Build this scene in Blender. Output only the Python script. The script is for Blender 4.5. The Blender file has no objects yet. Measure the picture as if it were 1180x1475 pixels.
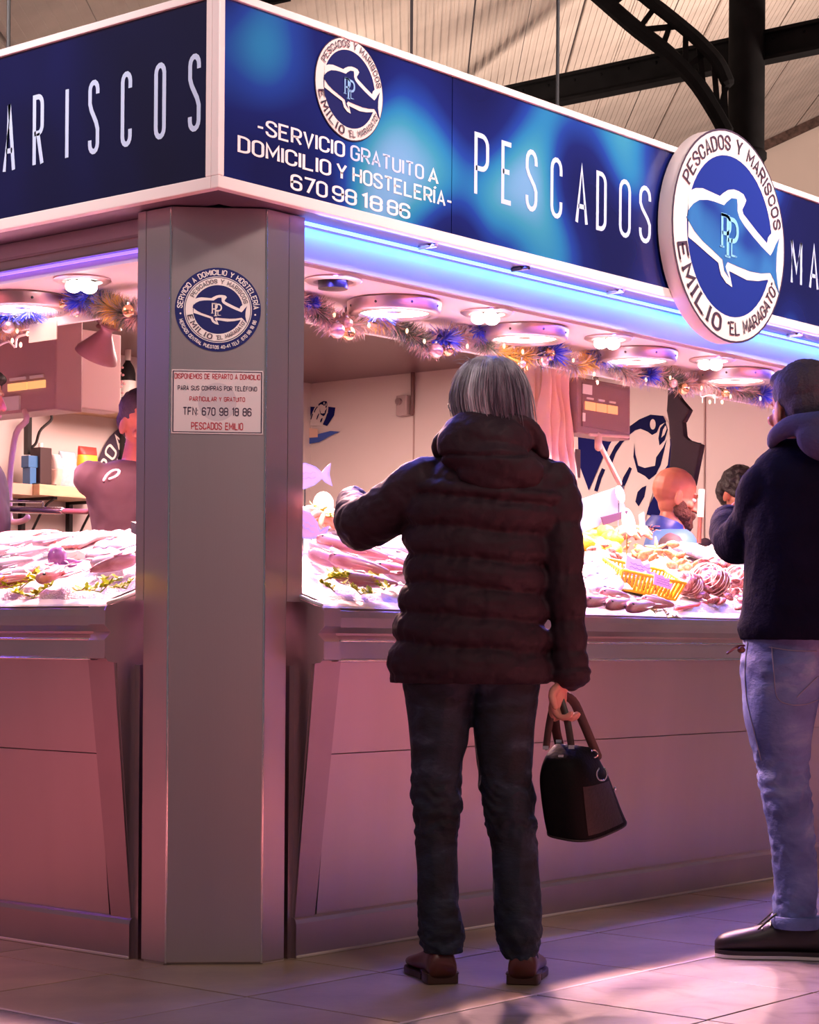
import bpy, bmesh, math, random
from math import sin, cos, pi, radians, sqrt, atan2
from mathutils import Vector, Matrix, noise
from mathutils.bvhtree import BVHTree

random.seed(7)
SC = bpy.context.scene
COL = SC.collection
V = Vector

# ------------------------------------------------------------------ camera
# World frame: z up, floor at 0, the stall's sign corner stands over the origin,
# its right-hand front runs along +x, its left-hand front along +y.
F_PX, YAW, ROLL, Y0 = 2923.98, 0.8706, 0.0074, 925.258
CAM = V((-3.88031, -3.95757, 0.92))
RIGHT = V((cos(YAW), -sin(YAW), 0))
FWD = V((sin(YAW), cos(YAW), 0))
cam_d = bpy.data.cameras.new('camera')
cam = bpy.data.objects.new('camera', cam_d)
COL.objects.link(cam)
cam_d.sensor_fit = 'VERTICAL'
cam_d.sensor_height = 24
cam_d.lens = F_PX / 1475 * 24
cam_d.shift_y = (Y0 - 737.5) / 1475
cam_d.shift_x = 1.39 / 1475
cam_d.clip_end = 200
UPV = V((0, 0, 1))
Rm = Matrix((RIGHT, UPV, -FWD)).transposed()
cam.matrix_world = Matrix.Translation(CAM) @ (Rm @ Matrix.Rotation(ROLL, 3, 'Z')).to_4x4()
SC.camera = cam

# ------------------------------------------------------------------ view + world
SC.view_settings.view_transform = 'Standard'
SC.view_settings.look = 'None'
SC.view_settings.gamma = 1
SC.view_settings.use_curve_mapping = False
SC.view_settings.exposure = 0.36
wd = bpy.data.worlds.new('market_hall_air')
SC.world = wd
wd.use_nodes = True
wd.node_tree.nodes['Background'].inputs[0].default_value = (0.52, 0.43, 0.49, 1)
wd.node_tree.nodes['Background'].inputs[1].default_value = 0.20


def area(name, loc, target, sx, sy, power, color, spread=pi, shape='RECTANGLE'):
    l = bpy.data.lights.new(name, 'AREA')
    l.shape = shape
    l.size = sx
    if shape in ('RECTANGLE', 'ELLIPSE'):
        l.size_y = sy
    l.energy = power
    l.color = color
    l.spread = spread
    o = bpy.data.objects.new(name, l)
    COL.objects.link(o)
    o.location = loc
    o.rotation_euler = (V(target) - V(loc)).to_track_quat('-Z', 'Y').to_euler()
    return o


# unseen pink fill added over the aisles, so floor and steel fronts turn pink
area('aisle_fill_light', (1.6, -4.3, 2.5), (1.6, -4.2, 0), 6.0, 0.4, 1150, (1, 0.26, 0.26), spread=radians(95))
area('aisle_fill_light', (-4.1, 2.2, 2.5), (-4.0, 2.2, 0), 0.4, 4.5, 290, (1, 0.22, 0.27), spread=radians(95))
# unseen warm lights for the hall; the far pair shines up at the roof
area('hall_light', (-2.0, -5.0, 5.6), (1.0, 0.0, 1.5), 1.2, 1.2, 70, (1, 0.76, 0.66))
area('sign_fill_light', (0.2, -3.6, 4.6), (1.1, 0.0, 2.62), .3, .3, 15, (1, 0.86, 0.82), spread=radians(46))  # added narrow fill lights that brighten the sign boards and frames
area('sign_fill_light', (3.0, -3.6, 4.6), (2.9, 0.0, 2.62), .3, .3, 15, (1, 0.86, 0.82), spread=radians(42))
area('sign_fill_light', (-3.6, 0.8, 4.6), (0.0, 0.9, 2.62), .3, .3, 9, (1, 0.84, 0.82), spread=radians(40))
area('hall_light', (5.0, 6.5, 3.2), (5.5, 8.0, 6), 2.0, 2.0, 360, (1, 0.74, 0.60))
area('hall_light', (10.0, 0.5, 3.0), (12, 4.0, 7), 2.0, 2.0, 520, (1, 0.74, 0.60))
# unseen pink lights added behind the garland, lighting the fish and the floor pool
LAMP_X = [1.16, 1.87, 2.58, 3.30, 4.02]
for x in LAMP_X:
    area('counter_fill_light', (x, 0.70, 1.99), (x, 0.05, 0), 0.12, 0.08, 52, (1, 0.50, 0.48), spread=radians(132), shape='ELLIPSE')
LAMP_Y = [1.27, 1.98, 2.69]
for y in LAMP_Y:
    area('counter_fill_light', (0.70, y, 1.99), (0.05, y, 0), 0.08, 0.12, 46, (1, 0.44, 0.46), spread=radians(132), shape='ELLIPSE')
# led strips, plus added blue fill for the people and the floor band
area('led_and_fill_light', (2.45, 0.134, 2.146), (2.45, 0.15, 0), 4.0, 0.01, 4.0, (0.03, 0.42, 1.0))
area('led_and_fill_light', (2.45, 0.100, 2.140), (2.45, 0.15, 1.8), 4.0, 0.01, 4, (0.06, 0.12, 1.0))
area('led_and_fill_light', (2.45, 0.05, 2.148), (2.45, -0.9, 1.2), 4.0, 0.02, 7, (0.10, 0.14, 1.0))  # unseen outward fill added to tint hair and shoulders blue
area('led_and_fill_light', (2.45, 0.19, 2.030), (2.45, -.2, 0), 4.0, 0.02, 62, (0.11, 0.09, 1.0))  # unseen fill added inside the valance for the blue band on the floor
area('led_and_fill_light', (0.19, 2.0, 2.030), (-.2, 2.0, 0), 0.02, 3.2, 18, (0.18, 0.07, 1.0))
# unseen fill inside the stall, over the staff, brightening its walls
area('stall_fill_light', (3.0, 2.6, 2.44), (3.0, 2.6, 0), 1.6, 1.6, 150, (1, 0.64, 0.56))

# ------------------------------------------------------------------ measuring
_c, _s = cos(ROLL), sin(ROLL)


def ray(px, py):
    u2 = px - 590; v2 = py - 737.5
    u = _c * u2 + _s * v2
    v = -_s * u2 + _c * v2 - (Y0 - 737.5)
    return FWD + RIGHT * (u / F_PX) + V((0, 0, -v / F_PX))


def at(px, py, **k):
    """point in metres on a plane (X=, Y=, Z=), at a distance D=, or on the sloped display of the right (S=height above) or left (T=) counter"""
    d = ray(px, py)
    (key, val), = k.items()
    if key == 'D':
        t = val
    elif key in 'XYZ':
        a = 'XYZ'.index(key)
        t = (val - CAM[a]) / d[a]
    else:
        a = 1 if key == 'S' else 0
        t = (1.03 + val + .33 * CAM[a] - CAM[2]) / (d[2] - .33 * d[a])
    return CAM + d * t


# ------------------------------------------------------------------ materials
MATS = {}


def mat(name, color, rough=0.6, metal=0.0, noise_s=None, var=0.15, bump=0.0, bscale=None, emit=None, es=0, coat=0,
        sheen=0, trans=0, stretch=None, spec=None, sss=0, alpha=None):
    m = bpy.data.materials.new(name)
    m.use_nodes = True
    nt = m.node_tree
    b = nt.nodes['Principled BSDF']
    c = (*color, 1)
    b.inputs['Base Color'].default_value = c
    b.inputs['Roughness'].default_value = rough
    b.inputs['Metallic'].default_value = metal
    if coat: b.inputs['Coat Weight'].default_value = coat
    if sheen:
        b.inputs['Sheen Weight'].default_value = sheen
    if trans: b.inputs['Transmission Weight'].default_value = trans
    if spec is not None: b.inputs['Specular IOR Level'].default_value = spec
    if sss:
        b.inputs['Subsurface Weight'].default_value = sss
        b.inputs['Subsurface Scale'].default_value = .02
    if emit:
        b.inputs['Emission Color'].default_value = (*emit, 1)
        b.inputs['Emission Strength'].default_value = es
    if noise_s or bump:
        tc = nt.nodes.new('ShaderNodeTexCoord')
        mp = nt.nodes.new('ShaderNodeMapping')
        nt.links.new(tc.outputs['Object'], mp.inputs[0])
        if stretch: mp.inputs['Scale'].default_value = stretch
    if noise_s:
        n = nt.nodes.new('ShaderNodeTexNoise')
        n.inputs['Scale'].default_value = noise_s
        n.inputs['Detail'].default_value = 5
        nt.links.new(mp.outputs[0], n.inputs[0])
        r = nt.nodes.new('ShaderNodeValToRGB')
        r.color_ramp.elements[0].position = .3
        r.color_ramp.elements[1].position = .7
        r.color_ramp.elements[0].color = (*[max(0, x * (1 - var)) for x in color], 1)
        r.color_ramp.elements[1].color = (*[min(1, x * (1 + var)) for x in color], 1)
        nt.links.new(n.outputs[0], r.inputs[0])
        nt.links.new(r.outputs[0], b.inputs['Base Color'])
    if bump:
        n2 = nt.nodes.new('ShaderNodeTexNoise')
        n2.inputs['Scale'].default_value = bscale or 60
        n2.inputs['Detail'].default_value = 6
        nt.links.new(mp.outputs[0], n2.inputs[0])
        bp = nt.nodes.new('ShaderNodeBump')
        bp.inputs['Strength'].default_value = bump
        bp.inputs['Distance'].default_value = .01
        nt.links.new(n2.outputs[0], bp.inputs['Height'])
        nt.links.new(bp.outputs[0], b.inputs['Normal'])
    MATS[name] = m
    return m


def ramp_mat(name, stops, scale, rough=.5, detail=4, stretch=None, coat=0, bump=0, bscale=40, dist=0.5, metal=0):
    """noise driven print with several colours"""
    m = mat(name, stops[0][1], rough, metal, coat=coat)
    nt = m.node_tree
    b = nt.nodes['Principled BSDF']
    tc = nt.nodes.new('ShaderNodeTexCoord')
    mp = nt.nodes.new('ShaderNodeMapping')
    if stretch: mp.inputs['Scale'].default_value = stretch
    n = nt.nodes.new('ShaderNodeTexNoise')
    n.inputs['Scale'].default_value = scale
    n.inputs['Detail'].default_value = detail
    n.inputs['Distortion'].default_value = dist
    r = nt.nodes.new('ShaderNodeValToRGB')
    while len(r.color_ramp.elements) < len(stops): r.color_ramp.elements.new(.5)
    for e, (p, c) in zip(r.color_ramp.elements, stops):
        e.position = p
        e.color = (*c, 1)
    L = nt.links
    L.new(tc.outputs['Object'], mp.inputs[0]); L.new(mp.outputs[0], n.inputs[0])
    L.new(n.outputs[0], r.inputs[0]); L.new(r.outputs[0], b.inputs['Base Color'])
    if bump:
        n2 = nt.nodes.new('ShaderNodeTexNoise')
        n2.inputs['Scale'].default_value = bscale
        n2.inputs['Detail'].default_value = 5
        L.new(mp.outputs[0], n2.inputs[0])
        bp = nt.nodes.new('ShaderNodeBump')
        bp.inputs['Strength'].default_value = bump
        bp.inputs['Distance'].default_value = .01
        L.new(n2.outputs[0], bp.inputs['Height']); L.new(bp.outputs[0], b.inputs['Normal'])
    return m


STEEL = mat('brushed_steel', (0.62, 0.52, 0.53), .36, 1.0, noise_s=3, var=.06, bump=.04, bscale=500, stretch=(1, 1, .03))
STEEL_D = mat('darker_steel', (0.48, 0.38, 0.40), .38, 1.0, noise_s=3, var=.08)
CHROME = mat('chrome', (.8, .8, .8), .15, 1.0)
WHITE_F = mat('white_enamel', (.80, .76, .74), .4)
WHITE_P = mat('white_paint', (.82, .80, .80), .5)
WALLM = mat('wall_panel', (.64, .55, .53), .45, noise_s=1.5, var=.04)
CEILM = mat('soffit_white', (.80, .70, .68), .5)
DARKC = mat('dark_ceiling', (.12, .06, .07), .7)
NAVY = mat('navy_print', (.012, .016, .11), .35)
NAVY2 = mat('deep_navy', (.006, .007, .055), .8, spec=.1)
NAVY3 = mat('mural_navy', (.007, .009, .10), .8, spec=.1)
CREAM = mat('cream_print', (.80, .74, .70), .5)
SKY_B = mat('light_blue_print', (.26, .48, .80), .4)
LET_W = mat('lettering_white', (.88, .88, .90), .4)
LET_B = mat('lettering_pale_blue', (.56, .70, .95), .4)
LET_D = mat('lettering_dark', (.05, .03, .06), .5)
LET_R = mat('lettering_red', (.42, .03, .05), .5)
BLACK = mat('black_metal', (.012, .011, .013), .4)
IRON = mat('black_iron', (.006, .006, .007), .85, noise_s=8, var=.3, spec=.06)
WOODS = mat('pale_wood', (.62, .42, .26), .5, noise_s=6, var=.12, stretch=(1, 8, 8))
BLACKP = mat('black_plastic', (.015, .012, .012), .3)
SKIN = mat('skin', (.66, .30, .23), .5, sss=.15, noise_s=30, var=.05)
SKIN2 = mat('skin_rosy', (.50, .17, .11), .45, sss=.15, noise_s=25, var=.05)
JACKET = mat('brown_nylon', (.029, .015, .022), .6, bump=.2, bscale=50, noise_s=14, var=.15, spec=.16)
JEAN_D = ramp_mat('dark_denim', [(.38, (.003, .004, .009)), (.60, (.011, .019, .038)), (.78, (.06, .08, .12))], 9, .75, stretch=(1, 1, 2.2), bump=.3, bscale=60)
JEAN_B = ramp_mat('blue_denim', [(.32, (.045, .065, .19)), (.55, (.09, .13, .31)), (.75, (.22, .28, .42))], 5, .75, stretch=(1, 1, 1.8), bump=.3, bscale=70)
NAVYC = mat('navy_cloth', (.005, .0045, .016), .9, spec=.06, bump=.35, bscale=90, noise_s=10, var=.2)
HOODG = mat('blue_grey_cloth', (.05, .05, .12), .85, spec=.2, bump=.3, bscale=90)
LEATH_R = mat('oxblood_leather', (.085, .012, .008), .35, coat=.3, noise_s=15, var=.25)
LEATH_S = mat('brown_sole', (.05, .014, .008), .5)
LEATH_K = mat('black_leather', (.0018, .0012, .0014), .6, bump=.15, bscale=120, spec=.12)
LEATH_B = mat('brown_black_leather', (.014, .004, .0035), .5, bump=.2, bscale=120)
TRAIN = mat('dark_trainer_leather', (.014, .007, .010), .42, noise_s=12, var=.2)
HAIR_G = ramp_mat('grey_hair', [(.38, (.07, .05, .08)), (.54, (.26, .23, .28)), (.72, (.66, .62, .70))], 16, .45, stretch=(1, 1, .12), bump=.4, bscale=90)
HAIR_D = mat('dark_hair', (.014, .008, .012), .5, bump=.5, bscale=120)
HAIR_B = mat('dark_brown_hair', (.026, .016, .032), .7, bump=.5, bscale=140)
BEARD = mat('brown_beard', (.07, .018, .012), .8, bump=.8, bscale=160)
EYEW = mat('eye_white', (.7, .65, .62), .3)


# ------------------------------------------------------------------ geometry
class G:
    def __init__(s):
        s.v = []; s.f = []; s.m = []; s.mi = 0

    def add(s, vs, fs):
        b = len(s.v)
        s.v += [V(p) for p in vs]
        s.f += [tuple(i + b for i in f) for f in fs]
        s.m += [s.mi] * len(fs)
        return s

    def box(s, lo, hi):
        (a, b, c), (d, e, f) = lo, hi
        return s.add([(a, b, c), (d, b, c), (d, e, c), (a, e, c), (a, b, f), (d, b, f), (d, e, f), (a, e, f)],
                     [(3, 2, 1, 0), (4, 5, 6, 7), (0, 1, 5, 4), (1, 2, 6, 5), (2, 3, 7, 6), (3, 0, 4, 7)])

    def obox(s, c, ax, ay, az):
        """box with centre and three half-axis vectors"""
        c = V(c); ax = V(ax); ay = V(ay); az = V(az)
        p = [c + i * ax + j * ay + k * az for k in (-1, 1) for (i, j) in ((-1, -1), (1, -1), (1, 1), (-1, 1))]
        return s.add(p, [(3, 2, 1, 0), (4, 5, 6, 7), (0, 1, 5, 4), (1, 2, 6, 5), (2, 3, 7, 6), (3, 0, 4, 7)])

    def prism(s, poly, off):
        """polygon (3d points) extruded by vector off"""
        n = len(poly); off = V(off)
        p = [V(q) for q in poly]
        s.add(p + [q + off for q in p], [tuple(range(n))[::-1], tuple(range(n, 2 * n))] +
              [(i, (i + 1) % n, n + (i + 1) % n, n + i) for i in range(n)])
        return s

    def rings(s, rs, caps=True, closed=True):
        n = len(rs[0]); b = []
        for r in rs: b += r
        fs = []
        for j in range(len(rs) - 1):
            for i in range(n if closed else n - 1):
                k = (i + 1) % n
                fs.append((j * n + i, j * n + k, (j + 1) * n + k, (j + 1) * n + i))
        if caps:
            fs.append(tuple(range(n))[::-1])
            fs.append(tuple((len(rs) - 1) * n + i for i in range(n)))
        return s.add(b, fs)

    def tube(s, pts, r, n=12, flat=1.0, ref=None, cap=True, disp=None):
        """tube through points with radius r (number or list); flat squashes it along the ref direction"""
        pts = [V(p) for p in pts]
        N = len(pts)
        rr = r if isinstance(r, (list, tuple)) else [r] * N
        rs = []
        prev = None
        for i, p in enumerate(pts):
            t = (pts[min(i + 1, N - 1)] - pts[max(i - 1, 0)])
            if t.length < 1e-9: t = V((0, 0, 1))
            t.normalize()
            if prev is None:
                a = V(ref) if ref is not None else (V((0, 0, 1)) if abs(t.z) < .9 else V((1, 0, 0)))
            else:
                a = prev
            a = (a - t * a.dot(t))
            if a.length < 1e-6: a = t.orthogonal()
            a.normalize()
            prev = a
            b = t.cross(a)
            ring = []
            for k in range(n):
                th = 2 * pi * k / n
                q = rr[i]
                if disp: q = q + disp(i / (N - 1), th, p)
                ring.append(p + a * (cos(th) * q * flat) + b * (sin(th) * q))
            rs.append(ring)
        if cap:
            def capr(ring, p, d, f):
                return [p + d + (q - p) * f for q in ring]
            t0 = (pts[0] - pts[1]).normalized(); t1 = (pts[-1] - pts[-2]).normalized()
            pre = [capr(rs[0], pts[0], t0 * rr[0] * .9 * 1.0, .15), capr(rs[0], pts[0], t0 * rr[0] * .6, .72)]
            post = [capr(rs[-1], pts[-1], t1 * rr[-1] * .6, .72), capr(rs[-1], pts[-1], t1 * rr[-1] * .9, .15)]
            rs = pre + rs + post
        return s.rings(rs)

    def ell(s, c, rx, ry, rz, M=None, nu=16, nv=10):
        c = V(c); rs = []
        M = M or Matrix.Identity(3)
        for j in range(1, nv):
            ph = -pi / 2 + pi * j / nv
            rs.append([c + M @ V((rx * cos(ph) * cos(2 * pi * i / nu), ry * cos(ph) * sin(2 * pi * i / nu), rz * sin(ph)))
                       for i in range(nu)])
        b0 = len(s.v)
        s.rings(rs, caps=False)
        bot = len(s.v)
        s.v += [c + M @ V((0, 0, -rz)), c + M @ V((0, 0, rz))]
        for i in range(nu):
            s.f.append((b0 + (i + 1) % nu, b0 + i, bot)); s.m.append(s.mi)
            o = b0 + (nv - 2) * nu
            s.f.append((o + i, o + (i + 1) % nu, bot + 1)); s.m.append(s.mi)
        return s

    def lathe(s, c, prof, n=24, axis=(0, 0, 1), caps=True):
        """profile of (radius, height) about an axis through c"""
        az = V(axis).normalized(); ax = az.orthogonal().normalized(); ay = az.cross(ax)
        c = V(c)
        return s.rings([[c + az * h + ax * (r * cos(2 * pi * i / n)) + ay * (r * sin(2 * pi * i / n)) for i in range(n)]
                        for r, h in prof], caps=caps)

    def cyl(s, a, b, r, n=16):
        a = V(a); b = V(b)
        return s.lathe(a, [(r, 0), (r, (b - a).length)], n, b - a)

    def build(s, name, mats, parent=None, smooth=False, base=None, bevel=0, tri=False, subsurf=0):
        me = bpy.data.meshes.new(name)
        org = V((0, 0, 0))
        if parent is not None:
            org = wloc(parent)
        elif base is not None:
            org = V(base)
        me.from_pydata([tuple(p - org) for p in s.v], [], s.f)
        if not isinstance(mats, (list, tuple)): mats = [mats]
        for m in mats: me.materials.append(m)
        if len(mats) > 1: me.polygons.foreach_set('material_index', s.m)
        bm = bmesh.new(); bm.from_mesh(me)
        bmesh.ops.recalc_face_normals(bm, faces=bm.faces)
        if tri or any(len(f.verts) > 8 for f in bm.faces):
            bmesh.ops.triangulate(bm, faces=[f for f in bm.faces if len(f.verts) > 4], ngon_method='EAR_CLIP')
        if bevel:
            bmesh.ops.bevel(bm, geom=[e for e in bm.edges if len(e.link_faces) == 2 and e.calc_face_angle(0) > .6],
                            offset=bevel, segments=2, affect='EDGES', profile=.6)
        bm.to_mesh(me); bm.free()
        if smooth:
            me.polygons.foreach_set('use_smooth', [True] * len(me.polygons))
            if smooth != 'all':
                try: me.set_sharp_from_angle(angle=radians(50))
                except Exception: pass
        o = bpy.data.objects.new(name, me)
        COL.objects.link(o)
        if parent is not None:
            o.parent = parent
        elif base is not None:
            o.location = base
        if subsurf:
            md = o.modifiers.new('sub', 'SUBSURF'); md.levels = md.render_levels = subsurf
        return o


def wloc(o):
    p = V(o.location)
    while o.parent is not None:
        o = o.parent
        p = p + V(o.location)
    return p


def thing(name, label, cat, loc=(0, 0, 0), group=None):
    o = bpy.data.objects.new(name, None)
    COL.objects.link(o)
    o.location = loc
    o.empty_display_size = .05
    return tag(o, label, cat, group)


def tag(o, label=None, cat=None, group=None, kind=None):
    if label: o['label'] = label
    if cat: o['category'] = cat
    if group: o['group'] = group
    if kind: o['kind'] = kind
    return o


def dup(o, loc, rot=None, label=None, parent=None, scale=None):
    c = o.copy(); COL.objects.link(c)
    if parent is not None: c.parent = parent
    if loc is not None: c.location = loc
    if rot is not None: c.rotation_euler = rot
    if scale is not None: c.scale = scale if hasattr(scale, '__len__') else (scale,) * 3
    if label: c['label'] = label
    for ch in list(o.children):
        dup(ch, None, parent=c)
    return c


def remesh(o, vox, disp=None, smooth_it=0):
    """voxel remesh into one continuous surface, applied"""
    md = o.modifiers.new('r', 'REMESH'); md.mode = 'VOXEL'; md.voxel_size = vox
    md.use_smooth_shade = True
    if smooth_it:
        m2 = o.modifiers.new('s', 'SMOOTH'); m2.iterations = smooth_it; m2.factor = .5
    dg = bpy.context.evaluated_depsgraph_get()
    dg.update()
    ev = o.evaluated_get(dg)
    me = bpy.data.meshes.new_from_object(ev)
    o.modifiers.clear()
    mats = list(o.data.materials)
    o.data = me
    if not me.materials:
        for m in mats: me.materials.append(m)
    if disp:
        me.update()
        ns = [v.normal.copy() for v in me.vertices]
        w = wloc(o)
        for v, nn in zip(me.vertices, ns):
            v.co = v.co + nn * disp(v.co + w, nn)
        me.update()
    me.polygons.foreach_set('use_smooth', [True] * len(me.polygons))
    return o


def spline(pts, n):
    """catmull-rom through points (tuples of any length)"""
    pts = [tuple(p) for p in pts]
    P = [pts[0]] + pts + [pts[-1]]
    out = []
    m = len(pts) - 1
    for i in range(n):
        u = i / (n - 1) * m
        k = min(int(u), m - 1); t = u - k
        a, b, c, d = P[k], P[k + 1], P[k + 2], P[k + 3]
        out.append(tuple(.5 * ((2 * b[j]) + (c[j] - a[j]) * t + (2 * a[j] - 5 * b[j] + 4 * c[j] - d[j]) * t * t +
                               (3 * b[j] - a[j] - 3 * c[j] + d[j]) * t ** 3) for j in range(len(b))))
    return out


def sp3(pts, n):
    return [V(p) for p in spline([tuple(p) for p in pts], n)]


# ------------------------------------------------------------------ stroke lettering
def arc(cx, cy, rx, ry, a0, a1, n=7):
    return [(cx + rx * cos(radians(a0 + (a1 - a0) * i / n)), cy + ry * sin(radians(a0 + (a1 - a0) * i / n))) for i in range(n + 1)]


def glyph(ch, w=.5, r=.2):
    """list of (points, closed) in a w x 1 box"""
    h = w / 2
    top = lambda: arc(h, 1 - r, h, r, 0, 180)
    bot = lambda: arc(h, r, h, r, 180, 360)
    bowl = lambda y0, y1: [(w * .5, y1)] + arc(w * .5, y1 - min(r, (y1 - y0) / 2), w * .5, min(r, (y1 - y0) / 2), 90, 0, 5) + arc(w * .5, y0 + min(r, (y1 - y0) / 2), w * .5, min(r, (y1 - y0) / 2), 0, -90, 5) + [(w * .5, y0)]
    S = lambda *a: [(list(p), False) for p in a]
    if ch in 'O0': return [(top() + bot(), True)]
    if ch == 'C': return S([(w, 1 - r - .1)] + top() + bot() + [(w, r + .1)])
    if ch == 'G': return S([(w, 1 - r - .1)] + top() + bot() + [(w, .48), (w * .55, .48)])
    if ch == 'S': return S([(w, 1 - r - .06)] + top() + [(0, .70), (w * .2, .6), (w * .8, .42), (w, .32)] + arc(h, r, h, r, 0, -180) + [(0, r + .06)])
    if ch == 'P': return S([(0, 0), (0, 1)] + bowl(.44, 1) + [(0, .44)])
    if ch == 'R': return S([(0, 0), (0, 1)] + bowl(.46, 1) + [(0, .46)], [(w * .45, .46), (w, 0)])
    if ch == 'B': return S([(0, 0), (0, 1)] + bowl(.53, 1) + [(0, .53)], [(w * .4, .53)] + bowl(0, .53) + [(0, 0)])
    if ch == 'D': return [([(0, 0), (0, 1), (w * .4, 1)] + arc(w * .4, 1 - r, w * .6, r, 90, 0) + arc(w * .4, r, w * .6, r, 0, -90), True)]
    if ch == 'E': return S([(w, 1), (0, 1), (0, 0), (w, 0)], [(0, .52), (w * .8, .52)])
    if ch == 'F': return S([(w, 1), (0, 1), (0, 0)], [(0, .52), (w * .8, .52)])
    if ch == 'L': return S([(0, 1), (0, 0), (w, 0)])
    if ch == 'T': return S([(0, 1), (w, 1)], [(h, 1), (h, 0)])
    if ch == 'I': return S([(0, 1), (0, 0)])
    if ch == 'Í': return S([(0, 1), (0, 0)], [(-.02, 1.12), (.12, 1.26)])
    if ch == 'É': return S([(w, 1), (0, 1), (0, 0), (w, 0)], [(0, .52), (w * .8, .52)], [(w * .4, 1.12), (w * .7, 1.26)])
    if ch == 'H': return S([(0, 0), (0, 1)], [(w, 0), (w, 1)], [(0, .5), (w, .5)])
    if ch == 'N': return S([(0, 0), (0, 1), (w, 0), (w, 1)])
    if ch == 'M': return S([(0, 0), (0, 1), (w * .6, .3), (w * 1.2, 1), (w * 1.2, 0)])
    if ch == 'A': return S([(0, 0), (h, 1), (w, 0)], [(w * .16, .3), (w * .84, .3)])
    if ch == 'V': return S([(0, 1), (h, 0), (w, 1)])
    if ch == 'Y': return S([(0, 1), (h, .45), (w, 1)], [(h, .45), (h, 0)])
    if ch == 'U': return S([(0, 1)] + bot() + [(w, 1)])
    if ch == '-': return S([(0, .42), (w * .6, .42)])
    if ch == ':': return S([(0, .1), (0, .2)], [(0, .6), (0, .7)])
    if ch == '.': return S([(0, 0), (0, .06)])
    if ch == '"': return S([(0, 1), (0, .8)], [(.14, 1), (.14, .8)])
    if ch == '6': return [([(w, 1 - r - .04)] + top() + [(0, .56 - r * .9 + .02)], False), (arc(h, .56 - r * .9, h, r * .9, 0, 180) + bot(), True)]
    if ch == '9': return [([(0, r + .04)] + bot() + [(w, .44 + r * .9 - .02)], False), (top() + arc(h, .44 + r * .9, h, r * .9, 180, 360), True)]
    if ch == '7': return S([(0, 1), (w, 1), (w * .35, 0)])
    if ch == '1': return S([(0, .84), (w * .35, 1), (w * .35, 0)])
    if ch == '4': return S([(w * .75, 0), (w * .75, 1), (0, .3), (w, .3)])
    if ch == '8': return [(top() + [(0, .62), (w * .10, .52), (0, .42)] + bot() + [(w, .42), (w * .90, .52), (w, .62)], True), ([(w * .2, .52), (w * .8, .52)], False)]
    return []


def gwidth(ch, w):
    return {'I': 0, 'Í': .06, 'M': w * 1.2, '1': w * .4, '-': w * .6, ':': .02, '.': .02, '"': .14, ' ': w * .55}.get(ch, w)


def ribbon(g, pts, closed, t, fmap, ser=None):
    """flat stroke of half width t; fmap maps 2d to 3d"""
    P = [V((x, y)) for x, y in pts]
    Q = [P[0]]
    for p in P[1:]:
        if (p - Q[-1]).length > 1e-4: Q.append(p)
    if closed and (Q[0] - Q[-1]).length < 1e-4: Q.pop()
    n = len(Q)
    if n < 2: return
    L, R = [], []
    for i in range(n):
        a = Q[i - 1] if (i > 0 or closed) else None
        b = Q[(i + 1) % n] if (i < n - 1 or closed) else None
        d1 = (Q[i] - a).normalized() if a is not None else (b - Q[i]).normalized()
        d2 = (b - Q[i]).normalized() if b is not None else d1
        n1 = V((-d1.y, d1.x)); n2 = V((-d2.y, d2.x))
        m = n1 + n2
        if m.length < .3: m = n2.copy()
        m.normalize()
        k = t / max(.45, m.dot(n2))
        L.append(Q[i] + m * k); R.append(Q[i] - m * k)
    b0 = len(g.v)
    for a, b in zip(L, R):
        g.v.append(fmap(a.x, a.y)); g.v.append(fmap(b.x, b.y))
    for i in range(n if closed else n - 1):
        k = (i + 1) % n
        g.f.append((b0 + 2 * i, b0 + 2 * i + 1, b0 + 2 * k + 1, b0 + 2 * k)); g.m.append(g.mi)


def layout(text, w, gap):
    x = 0; out = []
    for ch in text:
        out.append((ch, x))
        x += gwidth(ch, w) + gap
    return out, x - gap


def letters(g, text, fmap, w=.5, gap=.2, t=.05, r=.2, serif=False):
    """text of height 1 starting at 0; fmap(x, y) gives the 3d point"""
    lay, tot = layout(text, w, gap)
    for ch, x0 in lay:
        for pts, cl in glyph(ch, w, r):
            ribbon(g, [(x + x0, y) for x, y in pts], cl, t, fmap)
            if serif and not cl:
                for (x, y) in (pts[0], pts[-1]):
                    if y < .02 or y > .98:
                        ribbon(g, [(x + x0 - .13, y), (x + x0 + .13, y)], False, t * .45, fmap)
    return tot


def line_map(o, ux, uy, h, lift):
    o = V(o) + V(lift)
    return lambda x, y: o + V(ux) * (x * h) + V(uy) * (y * h)


def centered(g, text, o, ux, uy, h, lift, width=None, **k):
    _, tot = layout(text, k.get('w', .5), k.get('gap', .2))
    sx = h if width is None else width / tot
    o = V(o) + V(lift) - V(ux) * (tot * sx / 2)
    letters(g, text, lambda x, y: o + V(ux) * (x * sx) + V(uy) * (y * h), **k)


def on_ring(g, text, fm, a0, a1, rb, h, top=True, **k):
    """text along a circle; fm maps unit disc coordinates to 3d; rb base radius"""
    _, tot = layout(text, k.get('w', .5), k.get('gap', .2))

    def f(x, y):
        a = radians(a0 + (a1 - a0) * x / tot)
        r = rb + y * h if top else rb - y * h
        return fm(r * cos(a), r * sin(a))
    letters(g, text, f, **k)


def fill(g, pts, fm, n=None):
    b = len(g.v)
    g.v += [fm(x, y) for x, y in pts]
    g.f.append(tuple(range(b, b + len(pts)))); g.m.append(g.mi)


def disc(g, fm, r, n=56, c=(0, 0)):
    fill(g, [(c[0] + r * cos(2 * pi * i / n), c[1] + r * sin(2 * pi * i / n)) for i in range(n)], fm)


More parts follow.
